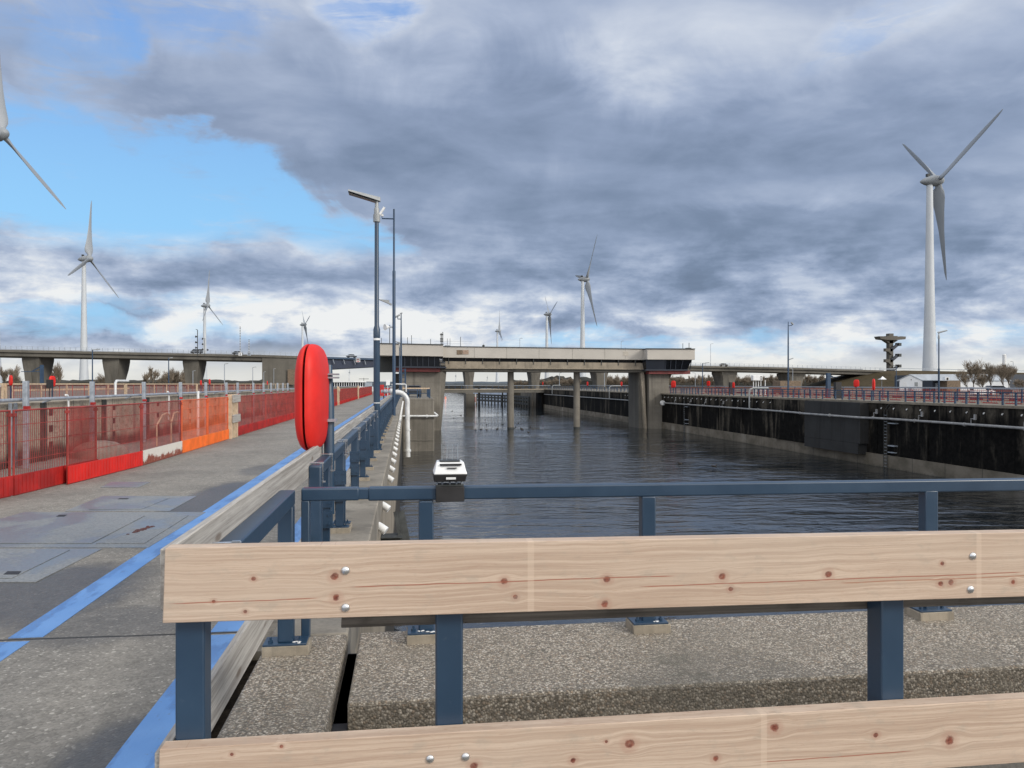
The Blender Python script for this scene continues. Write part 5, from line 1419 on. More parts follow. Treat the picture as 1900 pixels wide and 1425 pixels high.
MB().hexa([(x0_, y0_ + .3, -2), (x1_, y1_ + .3, -2), (x1_, y1_ + 13, -2), (x0_, y0_ + 13, -2)], [(x0_, y0_ + .3, z0_ - .8), (x1_, y1_ + .3, z1_ - .8), (x1_, y1_ + 13, z1_ - .8), (x0_, y0_ + 13, z0_ - .8)]).build('abutment', M['concvia'], t)
x0_, y0_, z0_, d0 = vdeck(534)
MB().box(x0_, x0_ + 2.6, y0_ - .4, y0_ - .1, 1.5, 6.2).build('abutment_door', M['brick'], t)
# lift span
t2 = thing('lift_span', 'dark blue steel lift span between the concrete abutment and the control bridge', 'bridge span', (*W(650, 249), 6))
def lspan(pxs, z0f, z1f, o0, o1, name, m):
    v = []; f = []
    for i, px in enumerate(pxs):
        x_, y_, z_, d = vdeck(px)
        for oo, zz_ in ((o0, z1f(px, z_, d)), (o0, z0f(px, z_, d)), (o1, z0f(px, z_, d)), (o1, z1f(px, z_, d))): v.append((x_, y_ + oo, zz_))
        if i:
            for j in range(4): f.append(((i - 1) * 4 + j, (i - 1) * 4 + (j + 1) % 4, i * 4 + (j + 1) % 4, i * 4 + j))
    f += [(0, 1, 2, 3), tuple(len(v) - 4 + j for j in range(4))]
    return MB().add(v, f).build(name, m, t2)
PXS = [552.5, 600, 650, 700, 745]
lspan(PXS, lambda p, z, d: z - .62, lambda p, z, d: z - .02, -.35, 12, 'deck_edge', M['bluefar'])
lspan(PXS, lambda p, z, d: Z(685.5 - (p - 600) * .055, d), lambda p, z, d: z - .64, .4, 11.5, 'girder', M['girder'])
lspan(PXS, lambda p, z, d: z + .55, lambda p, z, d: z + .72, -.2, -.1, 'guard_rail', M['galv'])
for px in (618, 637.5, 657, 676.5):
    x_, y_, z_, d = vdeck(px); MB().beam((x_, y_ - .4, z_ - .8), (x_ + .4, y_ - .1, z_ - 2.2), .18, .14).build('stiffener', M['galv'], t2)
x_, y_, z_, d = vdeck(664.5)
t3 = thing('clearance_sign', 'small white clearance sign with red and black marks on the lift span', 'sign', (x_, y_ - .6, z_ - 1))
MB().box(x_ - .68, x_ + .68, y_ - .62, y_ - .56, Z(672, d), Z(665.2, d)).build('board', M['white'], t3)
MB().box(x_ - .50, x_ + .50, y_ - .64, y_ - .625, Z(671.2, d), Z(670, d)).add([(x_ - .28, y_ - .63, Z(666, d)), (x_ + .28, y_ - .63, Z(666, d)), (x_, y_ - .63, Z(668, d))], [(0, 1, 2)]).build('red_marks', M['red'], t3)
MB().box(x_ - .50, x_ - .15, y_ - .64, y_ - .625, Z(669.3, d), Z(666, d)).box(x_ + .15, x_ + .50, y_ - .64, y_ - .625, Z(669.3, d), Z(666, d)).build('black_marks', M['black'], t3)

# traffic on the viaduct, both ways
def on_deck(px, off, lab, body, van=False, s=1.0, flip=False, cat='car'):
    x_, y_, z_, d = vdeck(px); a = vdeck(px - 8); b = vdeck(px + 8)
    rz = math.atan2(b[1] - a[1], b[0] - a[0]) + (math.pi / 2 if not flip else -math.pi / 2)
    return car(lab, (x_, y_ + off, z_ + .02), rz, body, s, van, cat)
on_deck(360, 3, 'dark van driving over the left part of the viaduct', 'car_d', True, .72, True, 'van')
on_deck(437, 3, 'dark low car on the left viaduct near the striped poles', 'car_d', False, .72)
on_deck(651, 3, 'dark blue car crossing the blue lift span', 'car_d', False, .75)
on_deck(1349, 3, 'grey car on the viaduct right of the control bridge', 'concvia', False, .72)

# mast lamps, signals and striped poles on and around the viaduct
def slim_lamp(px, d, ytop, ybot, lab, arm=1.0, r_=.06, m='lamp', head=.5, group='slim street lamps in the background'):
    x_, y_ = W(px, d); z0, z1 = Z(ybot, d), Z(ytop, d)
    q = thing('street_lamp', lab, 'lamp post', (x_, y_, z0), 0, group)
    MB().tube([(x_, y_, z0), (x_, y_, z1)], [r_ * 1.3, r_], 6).build('pole', M[m], q)
    MB().beam((x_, y_, z1 - .05), (x_ + arm, y_, z1 + .08 * abs(arm)), r_ * 1.5, r_ * 1.5).beam((x_ + arm * .5, y_, z1 + .03), (x_ + arm * (1 + head * .3), y_, z1 + .1 * abs(arm)), r_ * 3.2, r_ * 2).build('head', M['lamp'], q)
    return q
for a_ in ((171.5, 150, 649, 716, 'dark slim lamp in front of the second wind turbine tower', 1.2, .10, 'bluefar'),
           (313, 170, 664, 716, 'dark slim lamp left of the flared pier with bushes', .7, .10, 'bluefar'),
           (416.5, 175, 675, 716, 'slim lamp under the viaduct right of the third turbine', .7, .08, 'galv'),
           (469, 190, 681.5, 716, 'slim lamp just left of the concrete abutment', .7, .07, 'galv'),
           (358, 185, 688, 716, 'short slim lamp in front of the third flared pier', .5, .07, 'galv'),
           (489.5, 200, 690, 716, 'farthest short lamp left of the concrete abutment', .4, .06, 'galv'),
           (508, 195, 684, 716, 'slim lamp against the concrete abutment', .4, .05, 'galv'),
           (1303.5, 128, 674, 722, 'dark slim lamp on the right quay just past the red trimmed cabin', 1.0, .07, 'bluefar'),
           (1318.5, 290, 638, 682, 'tall thin lamp on the viaduct right of the control bridge', .9, .07, 'galv'),
           (1290, 220, 692, 718, 'short lamp below the right end of the control bridge', -.7, .06, 'galv'),
           (964.5, 300, 628, 668, 'thin lamp on the viaduct left of the sixth turbine', .9, .08, 'galv'),
           (1152.5, 300, 633, 668, 'thin lamp on the viaduct right of the seventh turbine', .9, .08, 'galv'),
           (1038, 240, 692, 716, 'slim lamp between the bridge columns', .6, .07, 'galv'),
           (1121.5, 200, 692, 718, 'slim lamp before the flared pier between the bridge columns', .6, .07, 'galv'),
           (1663, 175, 679, 722, 'slim dark lamp left of the white house', -.6, .09, 'bluefar'),
           (1880, 285, 671, 700, 'slim lamp far right beside the white cylinder', -.9, .09, 'galv'),
           (1471, 220, 684, 720, 'short slim lamp right of the tall camera pole on the right quay', -.7, .07, 'galv')):
    slim_lamp(*a_)
xx, yy = W(366.5, 225)
t = thing('signal_mast', 'signal mast with black lamps on the viaduct left of the third turbine', 'signal mast', (xx, yy, 8))
MB().tube([(xx, yy, 9.5), (xx, yy, Z(612, 225))], .11, 6).tube([(xx, yy, Z(612, 225)), (xx - .5, yy, Z(611, 225))], .08, 5).build('pole', M['steeldk'], t)
for py in (625, 635.5, 645.5): MB().tube([(xx - .05, yy - .2, Z(py, 225)), (xx - .55, yy - .2, Z(py - .5, 225))], [.14, .32], 8).build('lamp', M['black'], t)
xx, yy = W(380, 225)
t = thing('signal_mast', 'signal mast with black lamps right in front of the third turbine tower', 'signal mast', (xx, yy, 8))
MB().tube([(xx, yy, 9.5), (xx, yy, Z(627, 225))], .08, 6).build('pole', M['steeldk'], t)
for px, py in ((377, 629), (377, 639), (377, 648.5), (386, 649.5)): MB().tube([(W(px + 1, 225)[0], yy - .2, Z(py, 225)), (W(px - 1.5, 225)[0], yy - .2, Z(py - .5, 225))], [.14, .32], 8).build('lamp', M['black'], t)
for px, yt, lab in ((445.5, 606, 'taller raised striped barrier pole on the viaduct'), (462, 630, 'shorter raised striped barrier pole on the viaduct')):
    d = 232; xx, yy = W(px, d); t = thing('striped_pole', lab, 'barrier pole', (xx, yy, 9))
    MB().box(xx - .1, xx + .1, yy, yy + .1, Z(660, d), Z(yt, d)).build('pole', M['white'], t)
    n = int((660 - yt) / 3)
    for k in range(n): MB().box(xx - .11, xx + .11, yy - .02, yy + .12, Z(yt + 3 * k + 1.6, d), Z(yt + 3 * k, d)).build('stripe', M['steeldk'], t)
    MB().box(xx - .45, xx + .45, yy, yy + .6, Z(660, d), Z(654, d)).build('cabinet', M['white'] if px < 450 else M['galv'], t)
xx, yy = W(559, 240)
# blue T frames
def tframe(px, d, ytop, ybot, arm_px0, arm_px1, arm_y, lab, brace=True):
    xx, yy = W(px, d); t = thing('signal_gantry', lab, 'gantry', (xx, yy, 0))
    MB().box(xx - .22, xx + .22, yy, yy + .4, Z(ybot, d), Z(ytop, d)).build('post', M['bluefar'], t)
    xa, xb = W(arm_px0, d)[0], W(arm_px1, d)[0]
    MB().box(min(xa, xb), max(xa, xb), yy + .05, yy + .3, Z(arm_y + .6, d), Z(arm_y - .6, d)).build('arm', M['bluefar'], t)
    if brace: MB().beam((xx, yy + .2, Z(ytop + 2, d)), ((xa + xb) / 2, yy + .2, Z(arm_y, d)), .16, .16).build('brace', M['bluefar'], t)
    return t
tframe(76.5, 120, 677, 714, 41, 77, 689.5, 'blue steel gantry post with side arm in front of the first flared pier')
tframe(1538.5, 96, 692, 742, 1538, 1556, 699.5, 'thick blue gantry post with short arm on the right quay', True)

# =================================================================== WIND TURBINES
def turbine(lab, hubpx, d, hubpy, phi, th, Rr, tilt, cone, s=1.0, base=0.0, tower_px=None):
    hx, hy = W(hubpx, d); hz = Z(hubpy, d)
    a = R(phi + YAW)                       # rotor axis bearing, clockwise from +Y
    A = Vector((math.sin(a) * math.cos(R(tilt)), math.cos(a) * math.cos(R(tilt)), math.sin(R(tilt))))
    u = Vector((math.cos(a), -math.sin(a), 0)); v = u.cross(A)
    if v.z < 0: v = -v
    Hc = Vector((hx, hy, hz))
    tx, ty = (Hc - A * 5.2 * s).xy
    t = thing('wind_turbine', lab, 'wind turbine', (tx, ty, base), 0, 'white wind turbines behind the viaduct')
    k = s
    MB().lathe([(4.4 * k, base), (3.5 * k, base + (hz - base) * .18), (2.75 * k, base + (hz - base) * .42), (2.15 * k, base + (hz - base) * .72), (1.75 * k, hz - 2.8 * k)], 28, (tx, ty, 0)).build('tower', M['turb'], t, smooth=True)
    # egg shaped nacelle along the axis
    prof = [(-11.0, .25), (-10.2, 1.0), (-8.4, 2.0), (-6, 2.9), (-3.4, 3.3), (-1.6, 3.35)]
    prof2 = [(-1.5, 3.1), (0, 3.05), (1.6, 2.6), (2.8, 1.7), (3.4, .7), (3.6, .05)]
    for nm, pf, mt in (('nacelle', prof, 'turbdk'), ('hub', prof2, 'turbdk')):
        vs = []; n = 18
        for q, r in pf:
            for j in range(n):
                an = 2 * math.pi * j / n; vs.append(Hc + A * q * k + (u * math.cos(an) + v * math.sin(an)) * r * k)
        fs = [(i * n + j, i * n + (j + 1) % n, (i + 1) * n + (j + 1) % n, (i + 1) * n + j) for i in range(len(pf) - 1) for j in range(n)]
        fs += [tuple(range(n)), tuple((len(pf) - 1) * n + j for j in range(n))]
        MB().add(vs, fs).build(nm, M[mt], t, smooth=True)
    c = Hc - A * 6.2 * k + Vector((0, 0, 3.2 * k))
    MB().box(c.x - .9 * k, c.x + .9 * k, c.y - .9 * k, c.y + .9 * k, c.z - .4, c.z + 1.2 * k).build('cooler', M['steeldk'], t)
    st = [(0.03, 1.4, 1.3), (.07, 1.6, 1.2), (.11, 2.9, .95), (.17, 3.2, .75), (.30, 2.4, .55), (.5, 1.7, .40), (.75, 1.2, .28), (.93, .75, .18), (1.0, .2, .08)]
    for i in range(3):
        ang = R(th) + i * 2 * math.pi / 3
        dd = (u * math.sin(ang) + v * math.cos(ang)) * math.cos(R(cone)) + A * math.sin(R(cone))
        ch = dd.cross(A).normalized()
        vs = []; n = 12
        for f_, cw, thk in st:
            tw = R(48 - 40 * min(1, f_ * 1.6)) if f_ > .08 else R(45)
            c1 = ch * math.cos(tw) + A * math.sin(tw); c2 = dd.cross(c1).normalized()
            p0 = Hc + dd * (Rr * f_) + A * (1.2 * k * f_ * f_)
            for j in range(n):
                an = 2 * math.pi * j / n; vs.append(p0 + c1 * (math.cos(an) * cw * 1.25 * k - (cw - 1.2) * .4 * k * 1.0 * (f_ > .08)) + c2 * math.sin(an) * thk * k)
        fs = [(a_ * n + j, a_ * n + (j + 1) % n, (a_ + 1) * n + (j + 1) % n, (a_ + 1) * n + j) for a_ in range(len(st) - 1) for j in range(n)]
        fs += [tuple(range(n)), tuple((len(st) - 1) * n + j for j in range(n))]
        MB().add(vs, fs).build('blade', M['blade'], t, smooth=True)
    return t
turbine('nearest wind turbine cut off by the left edge, one blade sweeping down right', 3, 368, 248, 95, 115, 48, 8, 0)
turbine('second wind turbine from the left, one blade upright and its tower crossing the viaduct', 166, 740, 480, 87, 115, 57.4, 4.8, 2.9)
turbine('third wind turbine from the left beside the signal masts', 386, 1190, 567, 87, 121, 55.4, 3.6, 4.9)
turbine('small wind turbine rising behind the red lifebuoy case', 566, 1570, 602, 65, 73, 48, 7.1, 2.9)
turbine('small wind turbine with one upright blade above the left half of the control bridge', 927, 1755, 614, 88, 1, 48, 5.1, 3.6)
turbine('smaller wind turbine with blades in a V, left of the mid sized one', 1020, 1338, 583, 80, 72, 53.7, 3.4, 1.4)
turbine('mid sized wind turbine above the middle of the control bridge', 1089, 892, 518, 79, 42, 59.5, 3.6, 1.7)
turbine('tall wind turbine dominating the right side of the picture', 1741, 460, 335, 90, 68, 59.7, 4.1, 3.7)
for px, py, d, th, lab in ((649, 691, 3600, 0, 'tiny distant wind turbine seen under the lift span'), (846, 697.5, 4200, 20, 'tiny distant wind turbine right of the left pier'), (904.5, 700, 4600, 50, 'tiny distant wind turbine just left of a bridge column')):
    turbine(lab, px, d, py, 88, th, 26, 3, 2, .55)

# =================================================================== OBSERVATION TOWER
d = 292.0
def ox(px): return W(px, d)[0]
oy = W(1654, d)[1]
t = thing('stair_tower', 'concrete observation tower with zigzag outside stairs and a flat top deck', 'tower', (ox(1654), oy, 5))
cc = M['concvia']
MB().prism([(ox(1650), Z(692, d)), (ox(1658), Z(692, d)), (ox(1658), Z(630, d)), (ox(1650), Z(630, d))], oy, oy + 2).build('shaft', cc, t, bevel=.04)
MB().prism([(ox(1628), Z(626, d)), (ox(1627), Z(624.3, d)), (ox(1637), Z(624.3, d)), (ox(1643), Z(625, d)), (ox(1643), Z(623.5, d)), (ox(1664), Z(623.5, d)), (ox(1664), Z(625, d)), (ox(1670), Z(624, d)), (ox(1681), Z(624.5, d)), (ox(1680), Z(629.5, d)), (ox(1662), Z(631, d)), (ox(1645), Z(631, d)), (ox(1630), Z(629.5, d))], oy - .8, oy + 2.6).build('top_deck', cc, t)
MB().prism([(ox(1649.5), Z(624, d)), (ox(1658.5), Z(624, d)), (ox(1658.5), Z(618.7, d)), (ox(1649.5), Z(618.7, d))], oy, oy + 2).build('lift_head', cc, t)
MB().prism([(ox(1640), Z(631, d)), (ox(1668), Z(631, d)), (ox(1658), Z(637, d)), (ox(1650), Z(637, d))], oy, oy + 2).build('corbel', cc, t)
for i, yb_ in enumerate((636.5, 656.5, 676.5)):
    MB().prism([(ox(1661), Z(yb_, d)), (ox(1669.5), Z(yb_, d)), (ox(1669.5), Z(yb_ + 5.5, d)), (ox(1661), Z(yb_ + 5.5, d))], oy - 1.5, oy - .1).build('landing', M['steeldk'], t)
    MB().prism([(ox(1664), Z(yb_ - .2, d)), (ox(1664), Z(yb_ + 5, d)), (ox(1650), Z(yb_ + 16, d)), (ox(1647), Z(yb_ + 16, d)), (ox(1647), Z(yb_ + 11, d))], oy - 1.5, oy - .8).build('flight', M['cladgrey'], t)
    if i < 2:
        MB().prism([(ox(1637.5), Z(yb_ + 10.2, d)), (ox(1652), Z(yb_ + 10.8, d)), (ox(1652), Z(yb_ + 16.3, d)), (ox(1637.5), Z(yb_ + 15.8, d))], oy - 1.5, oy - .1).build('landing', cc, t)
        MB().prism([(ox(1642), Z(yb_ + 16, d)), (ox(1652), Z(yb_ + 16.3, d)), (ox(1651), Z(yb_ + 22, d)), (ox(1648.5), Z(yb_ + 22, d))], oy - 1.8, oy - .1).build('corbel', cc, t)

# =================================================================== EMBANKMENT
v = []; f = []
KE = [(1530, 282, 718, 717), (1560, 282, 708, 716), (1600, 283, 697, 716), (1635, 284, 688.5, 716), (1680, 286, 687.3, 716), (1750, 288, 688.5, 716), (1900, 293, 691.5, 716), (2300, 305, 694, 716)]
rr = random.Random(2)
for i, (px, d, yt, yb_) in enumerate(KE):
    x_, y_ = W(px, d); zt = Z(yt, d)
    fo = max(0.5, zt) * 2.6
    for k in range(6):
        g_ = k / 5
        v.append((x_ + rr.uniform(-.5, .5) - (1 - g_) * 4 * (px < 1640), y_ - fo * (1 - g_) + 1, .02 + (zt - .02) * (g_ ** .85) * (1 + rr.uniform(-.03, .03) * (k % 5 > 0))))
    v.append((x_, y_ + 16, zt)); v.append((x_, y_ + 16 + fo, .02))
    if i:
        for k in range(7): f.append((8 * (i - 1) + k, 8 * i + k, 8 * i + k + 1, 8 * (i - 1) + k + 1))
o = MB().add(v, f).build('embankment', M['grass']); tag(o, kind='structure')
t = thing('crash_barrier', 'thin steel crash barrier along the top of the grass embankment', 'barrier', (*W(1750, 288), 6))
mbq = MB()
for (pa, da, ya, _), (pb_, db, yb_, _) in zip(KE[3:], KE[4:]):
    A = W(pa, da); B = W(pb_, db); mbq.beam((A[0], A[1] + 1.2, Z(ya, da) + .7), (B[0], B[1] + 1.2, Z(yb_, db) + .7), .06, .28)
mbq.build('rail', M['galv'], t)

# =================================================================== BUILDINGS ON THE RIGHT
d = 185.0
hx0, hy0 = W(1669, d); hx1, hy1 = W(1712, d); hx2, hy2 = W(1748, d)
def BX(px, dd): return W(px, dd)
t = thing('white_house', 'white gabled site building with a ribbed grey roof beyond the right quay', 'building', (hx0, hy0, 0))
ze, zr = Z(705.0, d), Z(695.5, d)
gl, gr = Vector((*W(1669, d), 0)), Vector((*W(1711.5, d - 2.5), 0))
ax = (gr - gl); nrm = Vector((-ax.y, ax.x, 0)).normalized()
side = Vector((*W(1790, d - 4), 0)) - gr
back = side.normalized() * 19
mid = (gl + gr) / 2
def V3(p, z): return (p.x, p.y, z)
MB().add([V3(gl, 0), V3(gr, 0), V3(gr, ze), V3(mid, zr), V3(gl, ze), V3(gl + back, 0), V3(gr + back, 0), V3(gr + back, ze), V3(mid + back, zr), V3(gl + back, ze)],
         [(0, 1, 2, 3, 4), (9, 8, 7, 6, 5), (1, 6, 7, 2), (0, 4, 9, 5)]).build('wall', M['housew'], t)
ov = (gr - gl).normalized() * .35
dn = Vector((0, 0, -.14)); bk = -side.normalized() * .3
MB().add([V3(gr + ov + bk, ze - .1), V3(mid + bk, zr + .12), V3(mid + back, zr + .12), V3(gr + ov + back, ze - .1), V3(gr + ov + bk, ze - .3), V3(mid + bk, zr - .05), V3(mid + back, zr - .05), V3(gr + ov + back, ze - .3)], [(0, 1, 2, 3), (0, 4, 5, 1), (3, 7, 4, 0)]).build('roof', M['roof'], t)
MB().add([V3(gl - ov + bk, ze - .1), V3(mid + bk, zr + .12), V3(mid + back, zr + .12), V3(gl - ov + back, ze - .1), V3(gl - ov + bk, ze - .3), V3(mid + bk, zr - .05), V3(mid + back, zr - .05), V3(gl - ov + back, ze - .3)], [(0, 1, 2, 3), (0, 4, 5, 1), (3, 7, 4, 0)]).build('roof', M['roof'], t)
def wall_quad(p, q, f0, f1, z0, z1, out, name, m, th=.08):
    a = p + (q - p) * f0; b = p + (q - p) * f1; nn = Vector(((q - p).y, -(q - p).x, 0)).normalized() * out
    return MB().hexa([V3(a, z0), V3(a + nn, z0), V3(b + nn, z0), V3(b, z0)], [V3(a, z1), V3(a + nn, z1), V3(b + nn, z1), V3(b, z1)]).build(name, m, t)
wall_quad(gl, gr, .66, .80, 1.15, 2.1, .05, 'window', M['lamp']); wall_quad(gl, gr, .15, .32, 1.2, 2.15, .04, 'shutter', M['white']); wall_quad(gl, gr, .50, .53, 2.6, 2.8, .12, 'wall_lamp', M['steeldk'])
w = wall_quad(gr, gr + back, .17, .32, 1.25, 2.05, .06, 'window', M['white'])
wall_quad(gr, gr + back, .18, .24, 1.32, 1.98, .08, 'pane', M['darkglass']); wall_quad(gr, gr + back, .26, .31, 1.32, 1.98, .08, 'pane', M['darkglass'])
stp = gl + (gr - gl) * .35
sm = MB()
for k in range(5): sm.box(stp.x + k * .35, stp.x + k * .35 + .36, stp.y - 1.4, stp.y - .3, .0, 1.0 - k * .2)
sm.build('steps', M['galv'], t)
# brick annex
ta = thing('brick_annex', 'low brown brick annex with an open porch beside the white house', 'building', (*W(1770, 170), 0))
x0, y0 = W(1757.5, 172); x1, _ = W(1785, 172)
MB().box(x0, x1, y0, y0 + 6, 0, Z(706, 172)).build('wall', M['brick'], ta)
MB().box(W(1743, 172)[0], x0, y0 + 2.5, y0 + 6, 0, Z(706.4, 172)).build('porch_wall', M['cladgrey'], ta)
MB().box(W(1742, 172)[0], x0 + .3, y0 - .1, y0 + 6, Z(706.5, 172), Z(705.4, 172)).build('porch_roof', M['galv'], ta)
MB().box(W(1749, 172)[0], W(1756, 172)[0], y0 + 2.35, y0 + 2.5, 0, Z(711, 172)).build('door', M['galv'], ta)
MB().box(W(1760.5, 172)[0], W(1768, 172)[0], y0 + 1, y0 + 2, Z(706, 172), Z(699.5, 172)).build('flue', M['white'], ta)
MB().box(W(1762.3, 172)[0], W(1766.5, 172)[0], y0 + .96, y0 + 1, Z(705.5, 172), Z(700.5, 172)).build('flue_vent', M['black'], ta)
# long dark sheds
t = thing('dark_shed', 'long blue grey clad shed behind the bare trees at the right edge', 'building', (*W(1850, 215), 0))
x0, y0 = W(1785, 215); x1, _ = W(2100, 215)
MB().box(x0, x1, y0, y0 + 30, 0, Z(694.5, 215)).build('wall', plain('slate shed cladding', (.038, .048, .066), .6, obj=False), t)
MB().box(x0 - 1.5, W(1811, 215)[0], y0 - 6, y0, Z(711.5, 209), Z(705.5, 209)).build('canopy', M['white'], t)
MB().box(x0 - 1.5, W(1811, 215)[0], y0 - 5.8, y0, 0, Z(711.5, 209)).build('porch', plain('deep blue grey cladding', (.02, .04, .07), .5), t)
MB().box(W(1786, 208)[0], W(1802, 208)[0], y0 - 6.2, y0 - 5.8, .3, 1.2).build('window', M['darkglass'], t)
t = thing('brown_block', 'brown flat roofed block rising behind the shed at the right', 'building', (*W(1865, 300), 0))
x0, y0 = W(1834, 262); x1, _ = W(1893, 262)
MB().box(x0, x1, y0, y0 + 10, 0, Z(685, 262)).build('wall', plain('brown cladding', (.075, .055, .035), .8, obj=False), t)
MB().box(x0 - .3, x1 + .3, y0 - .3, y0 + 10.3, Z(685.6, 262), Z(684.8, 262)).build('roof_edge', M['steeldk'], t)
xx, yy = W(1863.5, 330)
t = thing('white_chimney', 'white cylinder chimney poking above the bare trees at the right', 'chimney', (xx, yy, 8))
MB().lathe([(.75, 2), (.75, Z(677, 330)), ], 16, (xx, yy, 0)).build('stem', M['steeldk'], t, smooth=True)
MB().lathe([(.7, Z(677, 330)), (.75, Z(658, 330)), (.45, Z(657, 330))], 16, (xx, yy, 0)).build('drum', M['white'], t, smooth=True)
xx, yy = W(1640, 230)
t = thing('white_tent', 'small white pointed tent on the foot of the embankment', 'tent', (xx, yy, 0))
MB().add([(xx - 1.0, yy, Z(704, 230)), (xx + .9, yy, Z(704, 230)), (xx + .6, yy + 2, Z(704, 230)), (xx - .8, yy + 2, Z(704, 230)), (xx + .1, yy + .8, Z(698, 230)), (xx - .6, yy + .8, Z(702, 230))], [(0, 1, 4, 5), (1, 2, 4), (2, 3, 5, 4), (3, 0, 5)]).build('canopy', M['white'], t)
MB().tube([(xx, yy + 1, 0), (xx, yy + 1, Z(704, 230))], .06, 5).build('pole', M['galv'], t)
xx, yy = W(1467, 140)
tag(MB().box(xx - 2, xx + 2, yy, yy + 3, 0, Z(706.5, 140)).build('brown_hut', M['brick'], None, bevel=.05), 'small brown hut on the right quay below the viaduct pier', 'hut')
xx, yy = W(1408, 118)
t = thing('white_cabinet', 'white switch cabinet on thin legs on the right quay', 'cabinet', (xx, yy, 0))
MB().box(xx - .9, xx + .6, yy, yy + .8, Z(706, 118), Z(696.5, 118)).build('body', M['white'], t, bevel=.03)
for i in range(3): MB().box(xx + .25, xx + .5, yy - .03, yy, Z(699.5 + i * 2.5, 118), Z(698.2 + i * 2.5, 118)).build('dark_lamp', M['black'], t)
for dx in (-.7, -.3, .1, .5, 1.2): MB().box(xx + dx - .04, xx + dx + .04, yy + .3, yy + .4, 0, Z(705, 118)).build('leg', M['white'], t)
xx, yy = W(1823, 110)
car('white van parked on the right quay in front of the dark shed', (xx, yy, 0), R(80), 'car_w', .62, True, 'van')
xx, yy = W(1848, 120)
car('dark car parked right of the white van on the quay', (xx, yy, 0), R(82), 'car_d', .95)
xx, yy = W(1455, 160)
car('small white car far off on the right quay', (xx, yy, 0), R(70), 'car_w', .9)
# passenger boat in the left lock
d = 172; xx, yy = W(650, d)
t = thing('passenger_boat', 'white passenger boat with a dark window strip lying in the left lock', 'boat', (xx, yy, -2))
xb0, xb1 = W(585, d)[0], W(690, d)[0]; yb0 = yy
MB().box(xb0, xb1, yb0, yb0 + 7, Z(735, d), Z(717.5, d)).build('hull', M['white'], t, bevel=.15)
MB().box(xb0, W(676, d)[0], yb0 + .5, yb0 + 6.5, Z(717.5, d), Z(709.5, d)).build('window_strip', M['darkglass'], t)
for k in range(16):
    px = 612 + k * 4.3
    if px < 676: MB().box(W(px, d)[0], W(px + 1.0, d)[0], yb0 + .4, yb0 + .5, Z(717.5, d), Z(709.5, d)).build('mullion', M['white'], t)
MB().box(xb0, W(677, d)[0], yb0 + .2, yb0 + 6.8, Z(709.5, d), Z(707.5, d)).build('roof', M['white'], t, bevel=.05)
MB().box(W(676, d)[0], xb1, yb0 + .6, yb0 + .7, Z(716.5, d), Z(709.5, d)).build('rail', M['galv'], t)
xm = W(673.5, d)[0]
MB().box(xm - .05, xm + .05, yb0 + 3, yb0 + 3.1, Z(709, d), Z(701, d)).box(xm - 1.1, xm + 1.1, yb0 + 3, yb0 + 3.08, Z(703.3, d), Z(702.4, d)).build('mast', M['steeldk'], t)

# =================================================================== RIGHT QUAY RAILINGS, BARRIERS, LAMPS
t = thing('canal_railing', 'dark blue railing with two lower rails along the top of the black wall', 'railing', (RX + .3, 60, .06))
for z_, h_ in ((1.06, .09), (.58, .05), (.80, .03)):
    MB().box(RX + .25, RX + .33, -8, 128, z_ - h_, z_).build('rail', M['bluefar'], t)
for k in range(66):
    y_ = 44 + 1.28 * k
    if k % 9 == 8: continue
    MB().box(RX + .22, RX + .34, y_ - .06, y_ + .06, .06, 1.0).build('post', M['bluefar'], t)
t = thing('canal_railing', 'far blue railing on the right wall between pier and low bridge', 'railing', (RX + .3, 180, .06))
for z_, h_ in ((1.06, .09), (.58, .06)): MB().box(RX + .25, RX + .33, 138, 246, z_ - h_, z_).build('rail', M['bluefar'], t)
for k in range(40):
    y_ = 140 + 2.6 * k; MB().box(RX + .22, RX + .34, y_ - .07, y_ + .07, .06, 1.0).build('post', M['bluefar'], t)
gC = 'red barriers along the right quay'
pq = barrier_proto('', 'redwire', 'red', fine=False, group=gC, plate=2, kick_h=.24); uq = [False]
for k in range(44):
    y_ = 50 + 2.62 * k
    if 103 < y_ < 112: continue
    lay(pq, uq, (RX + 5.6, y_ + 2.6), (RX + 5.6, y_), 'low red mesh barrier behind the blue railing on the right quay', -.18)
t = thing('timber_rail', 'pale timber handrail behind the red barriers on the right quay', 'fence', (RX + 9, 80, 0))
MB().box(RX + 9, RX + 9.1, 40, 240, 1.22, 1.36).build('top_rail', M['galv'], t)
MB().box(RX + 9, RX + 9.06, 40, 240, .55, .64).build('lower_rail', M['bluefar'], t)
for k in range(50): MB().box(RX + 9.0, RX + 9.1, 41 + 4 * k, 41.12 + 4 * k, 0, 1.24).build('post', M['bluefar'], t)
gD = 'red barriers on the second lock of the right bank'
pz = barrier_proto('', 'redwire', 'redwire', fine=False, group=gD, plate=2); uz = [False]
for k in range(32):
    y_ = 62 + 2.62 * k
    lay(pz, uz, (RX + 14, y_ + 2.6), (RX + 14, y_), 'far red mesh barrier behind the pale handrail on the right bank', 0)
far_buoy(1621, RX + 1.2, 1.62, 1.45, 'largest red lifebuoy case with dark mark on the right quay railing', R(-30))
far_buoy(1589, RX + 9, 1.75, 1.15, 'red lifebuoy case with white front left of the largest one, right quay', R(30))
far_buoy(1249.5, RX + 1.0, 1.65, 1.5, 'red lifebuoy case just right of the bridge pier', R(40))
far_buoy(1314.5, RX + 9, 1.75, 1.2, 'small red and white lifebuoy case between two slim lamps on the right quay', R(30))
far_buoy(1361, RX + 7, 1.5, 1.2, 'red lifebuoy case beside the dark box below the viaduct pier', R(0))
far_buoy(1007, RX + 3, 1.9, 1.5, 'tiny red lifebuoy case left of the tower foot between the columns', R(10))
